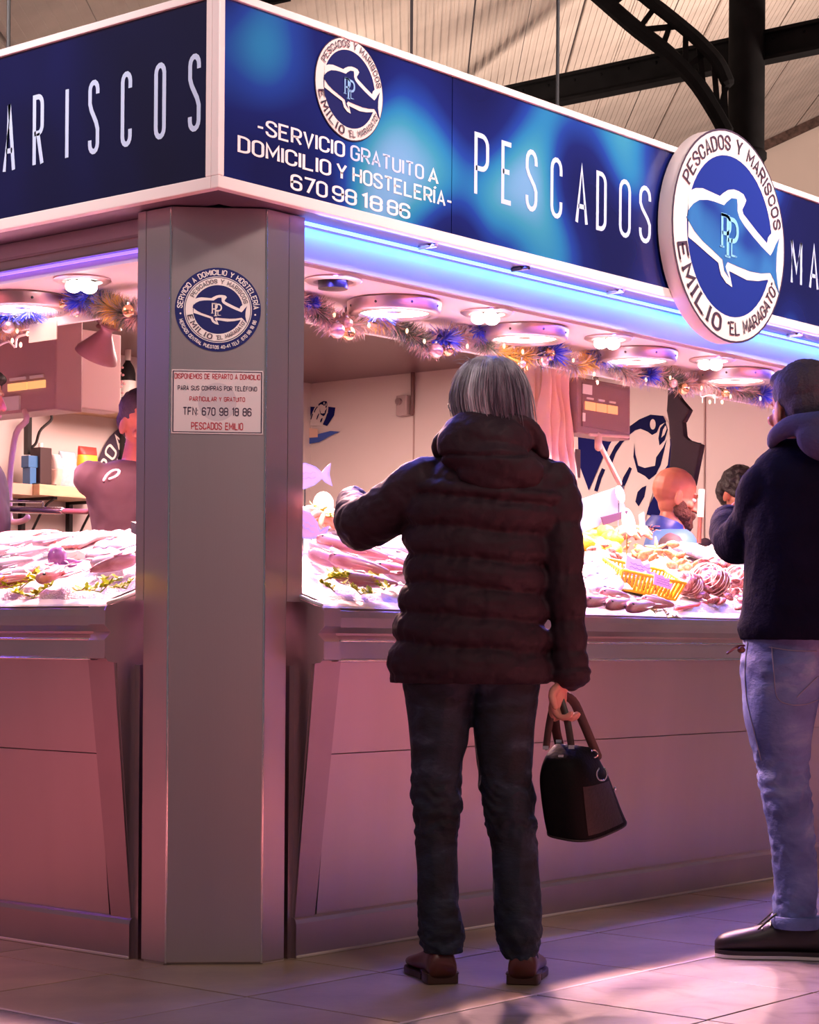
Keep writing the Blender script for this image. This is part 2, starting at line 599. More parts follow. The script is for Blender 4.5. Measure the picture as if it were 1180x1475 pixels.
def annulus(g, fm, r0, r1, n=56):
    b = len(g.v)
    for i in range(n):
        a = 2 * pi * i / n
        g.v += [fm(r0 * cos(a), r0 * sin(a)), fm(r1 * cos(a), r1 * sin(a))]
    for i in range(n):
        k = (i + 1) % n
        g.f.append((b + 2 * i, b + 2 * i + 1, b + 2 * k + 1, b + 2 * k)); g.m.append(g.mi)


FISH_OUT = [(-.74, .30), (-.62, .35), (-.5, .37), (-.35, .36), (-.2, .35), (-.14, .39), (-.06, .43), (.04, .455), (.13, .455), (.22, .44), (.27, .39), (.24, .34),
            (.20, .29), (.22, .25), (.30, .21), (.48, .12), (.66, .04), (.68, .10), (.75, .16), (.80, .14), (.84, -.04), (.81, -.26), (.78, -.44), (.73, -.42), (.68, -.31),
            (.5, -.35), (.29, -.37), (.1, -.345), (-.03, -.33), (.0, -.40), (.03, -.475), (-.08, -.45), (-.17, -.39), (-.20, -.33), (-.22, -.28), (-.42, -.22), (-.60, -.16), (-.74, -.12)]
FISH_IN = [(-.76, .10), (-.72, .15), (-.66, .20), (-.56, .25), (-.42, .275), (-.31, .28), (-.13, .275), (-.09, .31), (0, .365), (.10, .375), (.11, .32), (.11, .26),
           (.15, .20), (.24, .14), (.40, .06), (.56, -.01), (.72, -.07), (.77, -.02), (.82, .05), (.89, .13), (.86, .04), (.84, -.06), (.835, -.2), (.86, -.32), (.90, -.43), (.84, -.36), (.78, -.29),
           (.72, -.24), (.55, -.27), (.35, -.28), (.1, -.265), (-.06, -.25), (-.10, -.30), (-.03, -.40), (-.12, -.34), (-.155, -.24), (-.35, -.17), (-.5, -.12), (-.64, -.05), (-.73, .02), (-.78, .06), (-.745, .08)]


def logo(root, c, ux, uy, nrm, R, blue=None, fishc=None, step=.0012, pl=SKY_B, rim=True):
    """round emblem: blue disc, white ring with lettering, white-edged fish, monogram"""
    c = V(c); ux = V(ux); uy = V(uy); nrm = V(nrm)

    def lv(k):
        return lambda x, y: c + ux * (x * R) + uy * (y * R) + nrm * (step * k)
    blue = blue or NAVY
    g = G(); disc(g, lv(1), .77); g.build('emblem_disc', blue, root)
    g = G(); annulus(g, lv(2), .76, .985); g.build('emblem_ring', CREAM, root)
    if rim:
        g = G(); annulus(g, lv(1.5), .975, 1.005); g.build('emblem_rim', LET_D, root)
    g = G(); fill(g, FISH_OUT, lv(3)); g.build('fish_outline', CREAM, root)
    g = G(); fill(g, FISH_IN, lv(4)); g.build('fish_body', fishc or blue, root)
    g = G()
    on_ring(g, 'PESCADOS Y MARISCOS', lv(5), 153, 14, .815, .125, w=.62, gap=.30, t=.075, r=.3, serif=True)
    g.build('ring_lettering', LET_D, root); g = G()
    on_ring(g, 'EMILIO', lv(5), 193, 258, .94, .145, top=False, w=.62, gap=.42, t=.085, r=.3, serif=True)
    g.build('ring_lettering', LET_D, root); g = G()
    on_ring(g, '"EL MARAGATO"', lv(5), 267, 336, .925, .115, top=False, w=.6, gap=.22, t=.075, r=.3)
    g.build('ring_lettering', LET_D, root)
    g = G()
    for (t, x0, y0, h) in (('P', -.17, -.12, .30), ('P', -.07, -.20, .36), ('L', .0, -.18, .16)):
        letters(g, t, (lambda x0, y0, h: lambda x, y: lv(6)(x0 + x * h, y0 + y * h))(x0, y0, h), w=.48, t=.06, r=.25, serif=True)
    ribbon(g, [(-.19, .18), (-.04, .18)], False, .014, lv(6))
    g.build('monogram', pl, root)
# ================================================================== SETTING
def struct(o, name=None):
    o['kind'] = 'structure'
    return o


TILE = [ramp_mat('floor_tile_' + str(i), [(.3, tuple(x * .75 for x in c)), (.6, c), (.8, tuple(x * 1.15 for x in c))], 5, .36, bump=.06, bscale=30)
        for i, c in enumerate([(.42, .30, .20), (.38, .27, .18), (.46, .32, .21)])]
SLAB = ramp_mat('grey_stone_slab', [(.30, (.07, .06, .06)), (.42, (.22, .18, .18)), (.75, (.32, .27, .27))], 4, .38, detail=8, bump=.12, bscale=25, dist=1.2)
GROUT = mat('grout', (.07, .05, .045), .8)
g = G(); g.box((-9, -9, -.10), (14, 14, -.006))
floor = struct(g.build('floor', GROUT))
T = .53
X0, Y0T = -.13, -.257
k = 0
tile_me = {}
for i in range(-4, 9):
    for j in range(-5, 6):
        x0, y0 = X0 + i * T, Y0T + j * T
        cx, cy = x0 + T / 2, y0 + T / 2
        if x0 > .12 and y0 > .12: continue
        d = V((cx, cy, 0)) - CAM
        dep = d.dot(FWD); lat = d.dot(RIGHT)
        if dep < 4.4 or abs(lat) > .24 * dep + .6: continue
        outer = (y0 < -.80 or x0 < -.67)
        mt = SLAB if outer else TILE[(i * 3 + j * 5) % 3]
        if mt.name not in tile_me:
            e = .0032
            g = G(); g.box((e, e, -.02), (T - e, T - e, 0)); 
            me_o = g.build('floor_tile', mt, bevel=.0012); tile_me[mt.name] = me_o.data
            bpy.data.objects.remove(me_o)
        o = bpy.data.objects.new('floor_tile', tile_me[mt.name])
        COL.objects.link(o); o.parent = floor; o.location = (x0, y0, random.uniform(-.0006, .0004))
# pale strip between the two pavings
g = G()
g.box((-.668, -.797, -.02), (5, -.785, .0012)); g.box((-.672, -.797, -.02), (-.66, 5, .0012))
g.build('paving_joint_strip', mat('pale_joint', (.55, .45, .42), .6), floor)
# floor beyond, seen between the legs and right of the stall
g = G(); g.box((-9, -9, -.0055), (-1.9, 14, -.001)); g.box((-1.9, -9, -.0055), (14, -2.6, -.001)); g.box((4.5, -2.6, -.0055), (14, 14, -.001))
g.build('far_paving', SLAB, floor)

# ---- hall roof: boarded underside, slopes up towards the right
BOARD = mat('cream_board', (.62, .55, .50), .8, noise_s=2, var=.12, bump=.2, bscale=20)
EDGE_SHADE = mat('edge_shade', (.10, .06, .05), .9, noise_s=20, var=.5)  # dark colour stands for the shadow line where roof meets far wall
def cw(xc, yc, z): return V((CAM.x, CAM.y, 0)) + RIGHT * xc + FWD * yc + V((0, 0, z))
def roofz(xc): return 5.0 + .47 * xc
ceil = thing('ceiling', None, None, (0, 0, 0)); struct(ceil)
g = G()
W = .42
for n in range(-16, 22):
    # boards run away from the camera, each a shallow rib
    x0 = n * W; x1 = x0 + W - .02
    dx = .28
    for (a, b, z) in ((x0, x1, 0),):
        p = [cw(a, 7, roofz(a)), cw(b, 7, roofz(b)), cw(b + 17 * dx * 0, 24.5, roofz(b)), cw(a, 24.5, roofz(a))]
        g.prism(p, (0, 0, .05))
b0 = g.build('boarding', BOARD, ceil)
tag(b0, kind='stuff')
g = G()
for n in range(-120, 160):
    x0 = n * .055
    p = [cw(x0, 7, roofz(x0) - .004), cw(x0 + .022, 7, roofz(x0 + .022) - .004), cw(x0 + .022, 24.4, roofz(x0 + .022) - .004), cw(x0, 24.4, roofz(x0) - .004)]
    g.prism(p, (0, 0, .004))
tag(g.build('board_ribs', BOARD, ceil), kind='stuff')
g = G(); g.box(tuple(cw(-14, 24.6, 0) * 0), (0, 0, 0)) if False else None
wall_far = G()
wall_far.prism([cw(-14, 24.5, 0), cw(14, 24.5, 0), cw(14, 24.5, 12), cw(-14, 24.5, 12)], FWD * .2)
struct(wall_far.build('wall_far', mat('far_wall_plaster', (.70, .60, .54), .8, noise_s=.6, var=.08)))
g = G()
g.prism([cw(-2, 24.44, roofz(-2) - .12), cw(12, 24.44, roofz(12) - .12), cw(12, 24.44, roofz(12)), cw(-2, 24.44, roofz(-2))], FWD * .05)
struct(g.build('trim_1', EDGE_SHADE))

# iron column
cbase = cw(2.27, 13.8, 0)
col = thing('iron_column', 'black cast iron column rising behind the round sign', 'column', cbase)
g = G(); g.lathe(cbase, [(.22, 0), (.22, .3), (.15, .4), (.125, .5), (.122, 7.5)], 20); g.build('shaft', IRON, col, smooth=True)
g = G()
for dz in (4.2, 3.6): g.lathe(cbase + V((0, 0, dz)), [(.122, 0), (.14, .02), (.14, .06), (.122, .08)], 20)
g.build('collar', IRON, col, smooth=True)
# long beam crossing behind the stall
Lm = V((0, 1, 0)).normalized()
pb = cw(2.27, 13.9, 4.98)
beam = thing('roof_beam', 'long black iron beam crossing under the pale roof boards', 'beam', pb)
ax = V((0, 1, 0)); up = V((0, 0, 1)); sd = V((1, 0, 0))
g = G(); g.obox(pb + ax * 1.5, ax * 7, sd * .012, up * .09); g.build('web', IRON, beam)
g = G(); g.obox(pb + ax * 1.5 + up * .09, ax * 7, sd * .06, up * .012); g.build('flange', IRON, beam)
g = G(); g.obox(pb + ax * 1.5 - up * .09, ax * 7, sd * .06, up * .012); g.build('flange', IRON, beam)
g = G()
for q in range(60):
    g.ell(pb + ax * (1.5 - 6.9 + q * .235) - sd * .012 + up * .05, .012, .012, .012, None, 6, 4)
tag(g.build('rivets', IRON, beam), kind='stuff')
# lattice bracket: two curved chords with cross bracing, springing from the column
def cp(px, py, D=13.6): return at(px, py, D=D)
lat = thing('lattice_bracket', 'curved black lattice bracket springing from the column to the roof', 'bracket', cp(1046, 190))
lo = sp3([cp(1046, 190), cp(1030, 160), cp(1000, 115), cp(960, 75), (cp(915, 40)), cp(862, -6), cp(800, -60)], 24)
hi = sp3([cp(1048, 118), cp(1035, 90), cp(1008, 60), cp(985, 40), cp(958, 18), cp(925, -8), cp(870, -60)], 24)
g = G(); g.tube(lo, .04, 8, flat=1.4); g.build('chord', IRON, lat)
g = G(); g.tube(hi, .045, 8, flat=1.4); g.build('chord', IRON, lat)
for q in range(0, 22, 3):
    a, b, c2 = lo[q], hi[min(q + 2, 23)], lo[min(q + 3, 23)]
    g = G(); g.obox((a + b) / 2, (b - a) / 2, FWD * .012, (b - a).cross(FWD).normalized() * .018); g.build('brace', IRON, lat)
    if q % 2 == 0:
        g = G(); g.obox((hi[q] + c2) / 2, (c2 - hi[q]) / 2, FWD * .012, (c2 - hi[q]).cross(FWD).normalized() * .018); g.build('brace', IRON, lat)
# bits seen above the left part of the fascia
g = G(); g.obox(at(190, -8, D=12.5), RIGHT * .16 + V((0, 0, .03)), FWD * .02, V((0, 0, .035)))
g.obox(at(165, 2, D=12.5), RIGHT * .05 + V((0, 0, -.04)), FWD * .02, V((0, 0, .02)))
o = g.build('roof_beam', IRON, base=at(190, -8, D=12.5)); tag(o, 'dark iron beam end above the left sign board', 'beam')
g = G(); a = at(395, 0, D=11); g.obox(a, RIGHT * .09 + V((0, 0, .02)), FWD * .02, V((0, 0, .02)))
o = g.build('roof_beam', IRON, base=a); tag(o, 'short dark iron piece above the service sign', 'beam')
# suspension rods carrying the sign boards
for (px, py, pl) in ((12, 68, dict(X=.06)), (803, 150, dict(Y=.06))):
    b = at(px, py, **pl); b.z = 2.69
    g = G(); g.cyl(b, b + V((0, 0, 2.0)), .006, 8)
    o = g.build('suspension_rod', BLACK, base=b)
    tag(o, 'thin dark rod holding up the left sign board' if px < 100 else 'thin dark rod holding up the right sign board', 'rod')

# ================================================================== STALL SHELL
H_F, H_T = 2.154, 2.70
XE, YE = 5.0, 4.3
g = G(); g.box((XE, .9, 0), (XE + .08, YE + .1, 2.46)); wr = struct(g.build('wall_right', WALLM))
for y in (1.56, 3.496, 2.53): 
    g = G(); g.box((XE - .006, y - .004, 1.0), (XE + .001, y + .004, 2.46)); g.build('panel_joint', mat('joint_%d' % int(y * 10), (.42, .30, .28), .6), wr)
g = G(); g.box((XE + .9, -1, 0), (XE + .98, 1.5, 2.46)); struct(g.build('wall_side', WALLM))
g = G(); g.box((-.2 + .6, YE, 0), (XE + .1, YE + .08, 2.56)); struct(g.build('wall_back', WALLM))
# inner ceiling, higher and darker than the soffit
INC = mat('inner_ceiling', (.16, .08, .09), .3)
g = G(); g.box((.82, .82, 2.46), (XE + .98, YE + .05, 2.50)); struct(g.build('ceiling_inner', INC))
# soffit over the counters, white, with its back edge
g = G()
g.prism([V(p_ + (2.035,)) for p_ in ((.44, .17), (5.4, .17), (5.4, .82), (.82, .82), (.82, 5.0), (.17, 5.0), (.17, .42), (.21, .42), (.21, .21), (.44, .21))], (0, 0, .025))
sof = struct(g.build('ceiling_soffit', CEILM))
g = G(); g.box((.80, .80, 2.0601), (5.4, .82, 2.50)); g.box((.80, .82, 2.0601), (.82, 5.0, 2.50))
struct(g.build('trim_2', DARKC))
# stall roof over the sign boxes, keeps the hall light out
g = G(); g.box((.05, .05, 2.66), (5.9, 4.6, 2.69)); struct(g.build('ceiling_lid', WHITE_P))

# ---- fascia sign boxes
SEA = ramp_mat('underwater_print', [(.36, (.005, .007, .075)), (.50, (.007, .014, .14)), (.58, (.012, .05, .32)), (.65, (.02, .20, .44)), (.70, (.04, .28, .44)), (.78, (.16, .38, .66))],
               2.3, .26, detail=0, stretch=(1, 1, .9), coat=.25, dist=.15)
SEA_D = ramp_mat('dark_sea_print', [(.30, (.003, .003, .018)), (.55, (.004, .005, .045)), (.8, (.007, .009, .09))], 1.3, .3, detail=2, coat=.2)
FRAME = mat('white_sign_frame', (.92, .84, .82), .4)

R3 = thing('sign_board', 'long blue underwater sign board with white lettering on the right-hand front', 'sign', (0, 0, H_F))
g = G(); g.box((.022, .010, H_F + .034), (1.018, .10, H_T - .02)); g.build('panel', SEA, R3)
g = G(); g.box((1.022, .010, H_F + .034), (5.4, .10, H_T - .02)); g.build('panel', SEA, R3)
for (z0, z1) in ((H_F, H_F + .034), (H_T - .022, H_T)):
    g = G(); g.box((-.0, 0, z0), (5.4, .03, z1)); g.build('frame_rail', FRAME, R3, bevel=.003)
g = G(); g.box((0, 0, H_F + .0341), (.022, .03, H_T - .0221)); g.build('frame_stile', FRAME, R3, bevel=.003)
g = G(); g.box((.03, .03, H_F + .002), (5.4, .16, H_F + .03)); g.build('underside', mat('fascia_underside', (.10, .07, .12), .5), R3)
EX, EZ, NY = V((1, 0, 0)), V((0, 0, 1)), V((0, -1, 0))
YF = .0095
def rline(text, px, py, px2, py2, hgt, m, w=.5, gap=.2, t=.06, r=.2, name='lettering'):
    a = at(px, py, Y=YF); b = at(px2, py2, Y=YF)
    z = (a.z + b.z) / 2
    _, tot = layout(text, w, gap)
    s = (b.x - a.x) / tot
    g = G(); letters(g, text, lambda x, y: V((a.x + x * s, YF - .0008, z + y * hgt)), w=w, gap=gap, t=t, r=r)
    return g.build(name, m, R3)
_h = .040
rline('-SERVICIO', 371, 191, 495, 226, _h, LET_W, w=.52, gap=.22, t=.075, r=.2)
rline('GRATUITO', 506, 229, 609, 258, _h, LET_B, w=.52, gap=.22, t=.075, r=.2)
rline('A', 618, 261, 630, 265, _h, LET_W, w=.52, t=.075)
rline('DOMICILIO', 344, 218, 475, 252, _h, LET_W, w=.52, gap=.22, t=.075)
rline('Y', 486, 255, 498, 259, _h, LET_W, w=.52, t=.075)
rline('HOSTELERÍA-', 509, 262, 650, 298, _h, LET_W, w=.52, gap=.22, t=.075)
rline('670', 420, 271, 470, 285, _h, LET_W, w=.56, gap=.22, t=.08)
rline('98', 480, 287, 512, 296, _h, LET_W, w=.56, gap=.22, t=.08)
rline('18', 522, 298, 549, 305, _h, LET_W, w=.56, gap=.25, t=.08)
rline('86', 559, 307, 589, 315, _h, LET_W, w=.56, gap=.22, t=.08)
em = thing('tmp', None, None)
bpy.data.objects.remove(em)
logo(R3, (.538, YF - .001, 2.535), EX, EZ, NY, .149, pl=SKY_B)
LL = lambda ch, x, wd, z0=2.333, hh=.187, t=.0085, ht=None: (ch, x, wd, z0, hh, t)
xs = [(683, 'P'), (722, 'E'), (757, 'S'), (793, 'C'), (829, 'A'), (859, 'D'), (892, 'O'), (921, 'S')]
xe = [703, 737, 773, 809, 846, 873, 908, 937]
for (p0, ch), p1 in zip(xs, xe):
    a = at(p0, 250, Y=YF).x; b = at(p1, 250, Y=YF).x
    wr_ = (b - a) / .187
    g = G(); letters(g, ch, lambda x, y: V((a + .008 + x * .187, YF - .0008, 2.335 + y * .187)), w=wr_ - .06, t=.042, r=min(.17, wr_ * .55))
    g.build('letter', LET_B, R3)
x = 3.13
for ch in 'MARISCOS':
    g = G(); letters(g, ch, lambda u, y: V((x + u * .17, YF - .0008, 2.335 + y * .165)), w=.36, t=.045, r=.17)
    g.build('letter', LET_B, R3); x += .145

L3 = thing('sign_board', 'long dark navy sign board with pale lettering on the left-hand front', 'sign', (0, .03, H_F))
g = G(); g.box((.010, .034, H_F + .03), (.020, 3.6, H_T - .02)); g.build('panel', SEA_D, L3)
for (z0, z1) in ((H_F, H_F + .034), (H_T - .022, H_T)):
    g = G(); g.box((0, .031, z0), (.03, 3.6, z1)); g.build('frame_rail', FRAME, L3, bevel=.003)
g = G(); g.box((0, .0305, H_F + .0341), (.028, .052, H_T - .0221)); g.build('frame_stile', FRAME, L3, bevel=.003)
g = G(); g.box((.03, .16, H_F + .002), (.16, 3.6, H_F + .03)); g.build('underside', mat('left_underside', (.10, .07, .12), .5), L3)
for ch, p0, p1, py in (('M', -42, -18, 270), ('A', 5, 22, 250), ('R', 48, 63, 235), ('I', 95, 96, 222), ('S', 128, 143, 215), ('C', 175, 190, 200), ('O', 223, 239, 190), ('S', 272, 289, 182)):
    a = at(p0, py - 60, X=YF).y; b = at(p1, py - 60, X=YF).y
    wr_ = abs(a - b) / .20
    g = G(); letters(g, ch, lambda x, y: V((YF - .0008, a - .006 - x * .20, 2.33 + y * .20)), w=max(.05, wr_ - .06), t=.038, r=min(.17, wr_ * .5))
    g.build('letter', LET_B, L3)
# lamp on top edge of the left board
# ---- round projecting sign
rc = at(1052, 341, Y=-.06)
RS = thing('round_sign', 'large round white and blue fish emblem sign fixed on the right sign board', 'sign', (rc.x, -.06, rc.z))
RR = .392
g = G()
n = 72
g.rings([[V((rc.x + r * cos(2 * pi * i / n), y, rc.z + r * .985 * sin(2 * pi * i / n))) for i in range(n)] for r, y in ((RR, -.002), (RR, -.058), (RR - .002, -.06))])
g.build('sign_drum', mat('sign_edge', (.55, .47, .47), .45), RS, smooth=True)
logo(RS, (rc.x, -.06, rc.z), EX, EZ * .985, NY, RR, blue=mat('sign_blue', (.012, .030, .24), .32), fishc=ramp_mat('fish_blue', [(.35, (.012, .04, .25)), (.6, (.03, .16, .42)), (.8, (.04, .10, .36))], 4, .32, detail=1), pl=mat('cyan_print', (.22, .55, .85), .4))

# ---- valances with led strips
g = G(); g.box((.43, .15, 2.045), (5.4, .17, H_F + .0)); struct(g.build('trim_3', mat('valance_white', (.50, .53, .66), .45)))
LEDM = mat('led_strip_glow', (.1, .2, .9), emit=(.10, .22, 1.0), es=5)
g = G(); g.box((.45, .112, 2.144), (5.3, .124, 2.152)); o = g.build('led_strip', LEDM, base=(.45, .13, 2.15)); tag(o, 'glowing blue led strip under the right sign board', 'light strip')
g = G(); g.box((.15, .42, 2.07), (.17, 4.0, H_F)); struct(g.build('trim_4', STEEL))
g = G(); g.box((.142, .42, 2.10), (.15, 4.0, 2.108)); g.box((.142, .42, 2.068), (.15, 4.0, 2.074)); struct(g.build('trim_5', STEEL_D))
LEDV = mat('violet_strip_glow', (.2, .1, .9), emit=(.22, .12, 1.0), es=2.0)
g = G(); g.box((.150, .44, 2.058), (.160, 4.0, 2.066)); o = g.build('led_strip', LEDV, base=(.15, .44, 2.06)); tag(o, 'thin violet led strip along the left-hand front', 'light strip')
# little hooks on the underside of the right board
for i, (px, py) in enumerate(((622, 349), (755, 384), (892, 415), (1150, 480))):
    p = at(px, py, Y=.05); p.z = H_F - .004
    g = G(); g.cyl(p + V((0, -.02, 0)), p + V((0, .05, 0)), .007, 10); g.obox(p + V((0, .02, .004)), (.016, 0, 0), (0, .016, 0), (0, 0, .004))
    o = g.build('hook', CHROME if i != 1 else BLACKP, base=p)
    tag(o, ['small clip under the service sign near the pillar side', 'dark clip under the sign below its second letter', 'small clip left of the round sign', 'small clip right of the round sign'][i], 'clip')

# ---- corner pillar
A_, C_ = .0825, .1916
pil = thing('corner_pillar', 'tall brushed steel corner pillar with a chamfered front carrying sticker and notice', 'pillar', (.18, .18, 0))
def pillar(zlo, zhi, ext_r, ext_l, m, nm):
    g = G()
    poly = [(A_ + C_, A_), (A_, A_ + C_), (A_, ext_l), (ext_l * 0 + .20, ext_l), (.20, .20), (ext_r, .20), (ext_r, A_)]
    g.prism([V((x, y, zlo)) for x, y in poly], (0, 0, zhi - zlo))
    return g.build(nm, m, pil, bevel=.002)
pillar(.006, H_F - .002, .367, .377, STEEL, 'casing')
g = G(); g.box((.368, A_, 1.035), (.432, .20, H_F - .002)); g.build('upper_wing', STEEL, pil)
g = G(); g.box((A_, .378, 1.035), (.20, .412, H_F - .002)); g.build('upper_wing', STEEL, pil)
# corner beads
dN = V((-1, -1, 0)).normalized()
for (x, y) in ((A_ + C_, A_), (A_, A_ + C_)):
    g = G(); g.cyl((x, y, .005), (x, y, H_F - .004), .0035, 8); g.build('edge_bead', CHROME, pil, smooth=True)
g = G(); g.prism([V(p_ + (0,)) for p_ in ((.285, .086), (.37, .086), (.37, .30), (.30, .37), (.086, .37), (.086, .285))], (0, 0, .006)); g.build('foot_seal', mat('seal', (.55, .42, .38), .7), pil)
# face frame of the chamfer
DX = V((1, -1, 0)).normalized()
mid = V((A_ + C_ / 2, A_ + C_ / 2, 0)) + dN * .0015
def pf(px, py):
    """point on the chamfer plane, from image position"""
    d = ray(px, py); t = (mid - CAM).dot(dN) / d.dot(dN)
    return CAM + d * t
# round sticker
sc_ = pf(314, 446)
st = thing('round_sticker', 'round blue and white fish emblem sticker high on the pillar front', 'sticker', sc_)
R_ = abs((pf(376, 446) - pf(252, 446)).dot(DX)) / 2
def stm(k): return lambda x, y: sc_ + DX * (x * R_) + EZ * (y * R_ * .98) + dN * (.0006 * k)
g = G(); annulus(g, stm(0), .76, 1.0); g.build('outer_ring', NAVY, st)
g = G(); annulus(g, stm(.5), .775, .79); g.build('ring_line', CREAM, st)
g = G()
on_ring(g, 'SERVICIO A DOMICILIO Y HOSTELERÍA', stm(1), 178, 2, .83, .115, w=.6, gap=.26, t=.09, r=.25)
g.build('ring_lettering', CREAM, st); g = G()
on_ring(g, 'MERCADO CENTRAL PUESTOS 40-41 TELF. 670 98 18 86', stm(1), 196, 344, .935, .075, top=False, w=.6, gap=.26, t=.10, r=.25)
g.build('ring_lettering', CREAM, st)
for a in (187, 353):
    g = G(); disc(g, stm(1), .022, 12, (.875 * cos(radians(a)), .875 * sin(radians(a)))); g.build('ring_dot', CREAM, st)
logo(st, sc_ + dN * .0004, DX, EZ * .98, dN, R_ * .765, step=.0005, pl=CREAM, rim=False)
# notice
n0, n1, n2, n3 = pf(247, 532), pf(379, 534), pf(379, 626), pf(247, 624)
nt_c = (n0 + n2) / 2
nw = (n1 - n0).dot(DX) / 2; nh = (n0.z - n3.z) / 2
no = thing('notice_plate', 'white notice plate with dark border and red lettering below the round sticker', 'notice', nt_c)
g = G(); g.obox(nt_c, DX * nw, dN * .001, EZ * nh); g.build('plate', mat('notice_white', (.62, .54, .54), .45), no)
def nm(x, y): return nt_c + DX * (x * nw) + EZ * (y * nh) + dN * .0016
g = G(); ribbon(g, [(-.965, -.95), (.965, -.95), (.965, .95), (-.965, .95)], True, .013, nm); g.build('border', LET_D, no)
g = G()
disc(g, lambda x, y: nt_c + DX * (x * nw) + EZ * (y * nw) + dN * .0012, .42, 40); g.build('pale_watermark', mat('pale_grey_print', (.50, .44, .46), .5), no)
def nl(text, y, h, w, m):
    g = G(); centered(g, text, nt_c + EZ * (y * nh), DX, EZ, h * nh, dN * .0018, width=2 * nw * w, w=.62, gap=.26, t=.085, r=.2); g.build('lettering', m, no)
nl('DISPONEMOS DE REPARTO A DOMICILIO', .72, .15, .93, LET_R)
nl('PARA SUS COMPRAS POR TELÉFONO', .36, .13, .86, LET_D)
nl('PARTICULAR Y GRATUITO', .02, .13, .60, LET_R)
nl('TFN: 670 98 18 86', -.42, .23, .74, LET_D)
nl('PESCADOS EMILIO', -.86, .20, .56, LET_R)

# ---- counters.  profile in (out, z): out = distance from the front line, positive inwards
def counter(name, label, e0, e1, swap, seams, label2):
    """e0..e1 along the front; swap False: runs along x facing -y; True: runs along y facing -x"""
    def P(a, o, z): return V((o, a, z)) if swap else V((a, o, z))
    root = thing(name, label, 'counter', P(e0, .1, 0))
    def ext(poly, a0, a1, nm, m, bev=0, smooth=False):
        g = G(); g.prism([P(a0, o, z) for o, z in poly], P(a1, 0, 0) - P(a0, 0, 0)); return g.build(nm, m, root, bevel=bev, smooth=smooth)
    # nose: rolled lip with a v groove
    nose = [(.06, 1.024), (.0, 1.017), (-.008, 1.010), (-.010, .990), (-.010, .962), (.012, .945), (.014, .938), (-.008, .922), (-.010, .872), (-.004, .864), (.004, .862), (.06, .862), (.06, .93)]
    ext(nose, e0 + .075, e1, 'nose_rail', STEEL, 0)
    g = G(); g.tube([P(e0 + .075, -.011, .9225), P(e1, -.011, .9225)], .004, 8); g.build('bright_bead', CHROME, root, smooth=True)
    g = G(); g.tube([P(e0 + .075, -.008, .865), P(e1, -.008, .865)], .004, 8); g.build('bright_bead', CHROME, root, smooth=True)
    # end cap plate, full side profile from the raised back down to the toe
    cap = [(.26, 1.095), (.14, 1.064), (.02, 1.024), (-.010, 1.018), (-.016, 1.006), (-.016, .962), (.006, .942), (-.016, .922), (-.016, .876), (-.004, .860), (.030, .855), (.099, .108), (.26, .108)]
    g = G(); g.prism([P(e0 + .0 * 0, o, z) for o, z in cap[:]], P(.004, 0, 0) if not swap else V((0, .004, 0))); g.build('end_plate', STEEL, root)
    # little block closing the nose behind the cap
    ext([(-.012, 1.016), (-.014, .965), (.008, .944), (-.014, .920), (-.014, .868), (.06, .862), (.06, 1.02)], e0 + .004, e0 + .075, 'end_cap', STEEL)
    ext([(-.006, 1.0178), (.032, 1.031), (.032, 1.040), (.0, 1.0235)], e0 + .004, e1, 'white_lip', WHITE_F)
    g = G(); g.tube([P(e0 + .006, .0, 1.026), P(e0 + .006, .03, 1.034), P(e0 + .006, .14, 1.070), P(e0 + .006, .26, 1.102)], .006, 8); g.build('white_end_lip', WHITE_F, root, smooth=True)
    # slanting corner board in front
    s0, s1 = (.030, .855), (.099, .108)
    poly3 = [P(e0 + .004, s0[0] - .009, s0[1] + .012), P(e0 + .115, s0[0] - .009, s0[1] + .012), P(e0 + .085, s1[0] - .008, s1[1]), P(e0 - .0, s1[0] - .008, s1[1])]
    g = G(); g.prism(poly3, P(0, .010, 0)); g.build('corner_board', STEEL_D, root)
    # front panels: upper and lower, split by a joint, between the seams
    zs = .59
    def lerp(z): return s1[0] + (s0[0] - s1[0]) * (z - s1[1]) / (s0[1] - s1[1])
    ed = [e0 + .10] + seams + [e1]
    for i in range(len(ed) - 1):
        a, b = ed[i] + .0015, ed[i + 1] - .0015
        for (z0, z1, oo) in ((.108, zs - .0015, 0), (zs + .0015, .862, .001)):
            g = G(); g.prism([P(a, lerp(z0) + oo, z0), P(b, lerp(z0) + oo, z0), P(b, lerp(z1) + oo, z1), P(a, lerp(z1) + oo, z1)], P(0, .008, 0))
            g.build('front_panel', STEEL, root)
    # kick: rounded top plinth
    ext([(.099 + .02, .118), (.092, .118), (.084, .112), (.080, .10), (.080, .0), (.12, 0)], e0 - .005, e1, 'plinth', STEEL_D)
    g = G(); g.tube([P(e0, .0795, .004), P(e1, .0795, .004)], .005, 6); g.build('floor_seal', mat('floor_seal_' + ('l' if swap else 'r'), (.62, .50, .44), .8), root)
    # inside body and display shelf
    c0 = .86 if swap else e0 + .03
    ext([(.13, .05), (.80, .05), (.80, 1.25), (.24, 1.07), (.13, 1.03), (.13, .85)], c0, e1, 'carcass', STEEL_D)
    ext([(.0, 1.012), (.06, 1.036), (.84, 1.295), (.84, 1.26), (.06, 1.0)], c0, e1, 'display_deck', STEEL)
    if swap: ext([(.0, 1.012), (.06, 1.036), (.41, 1.152), (.41, 1.12), (.06, 1.0)], e0 + .02, c0 - .001, 'display_deck', STEEL)
    g = G(); g.prism([P(e0 - .02, .10, 0), P(e0 + .0, .10, 0), P(e0 + .0, .10, .85), P(e0 - .02, .10, .85)], P(0, .03, 0)); g.build('side_stile', STEEL_D, root)
    return root


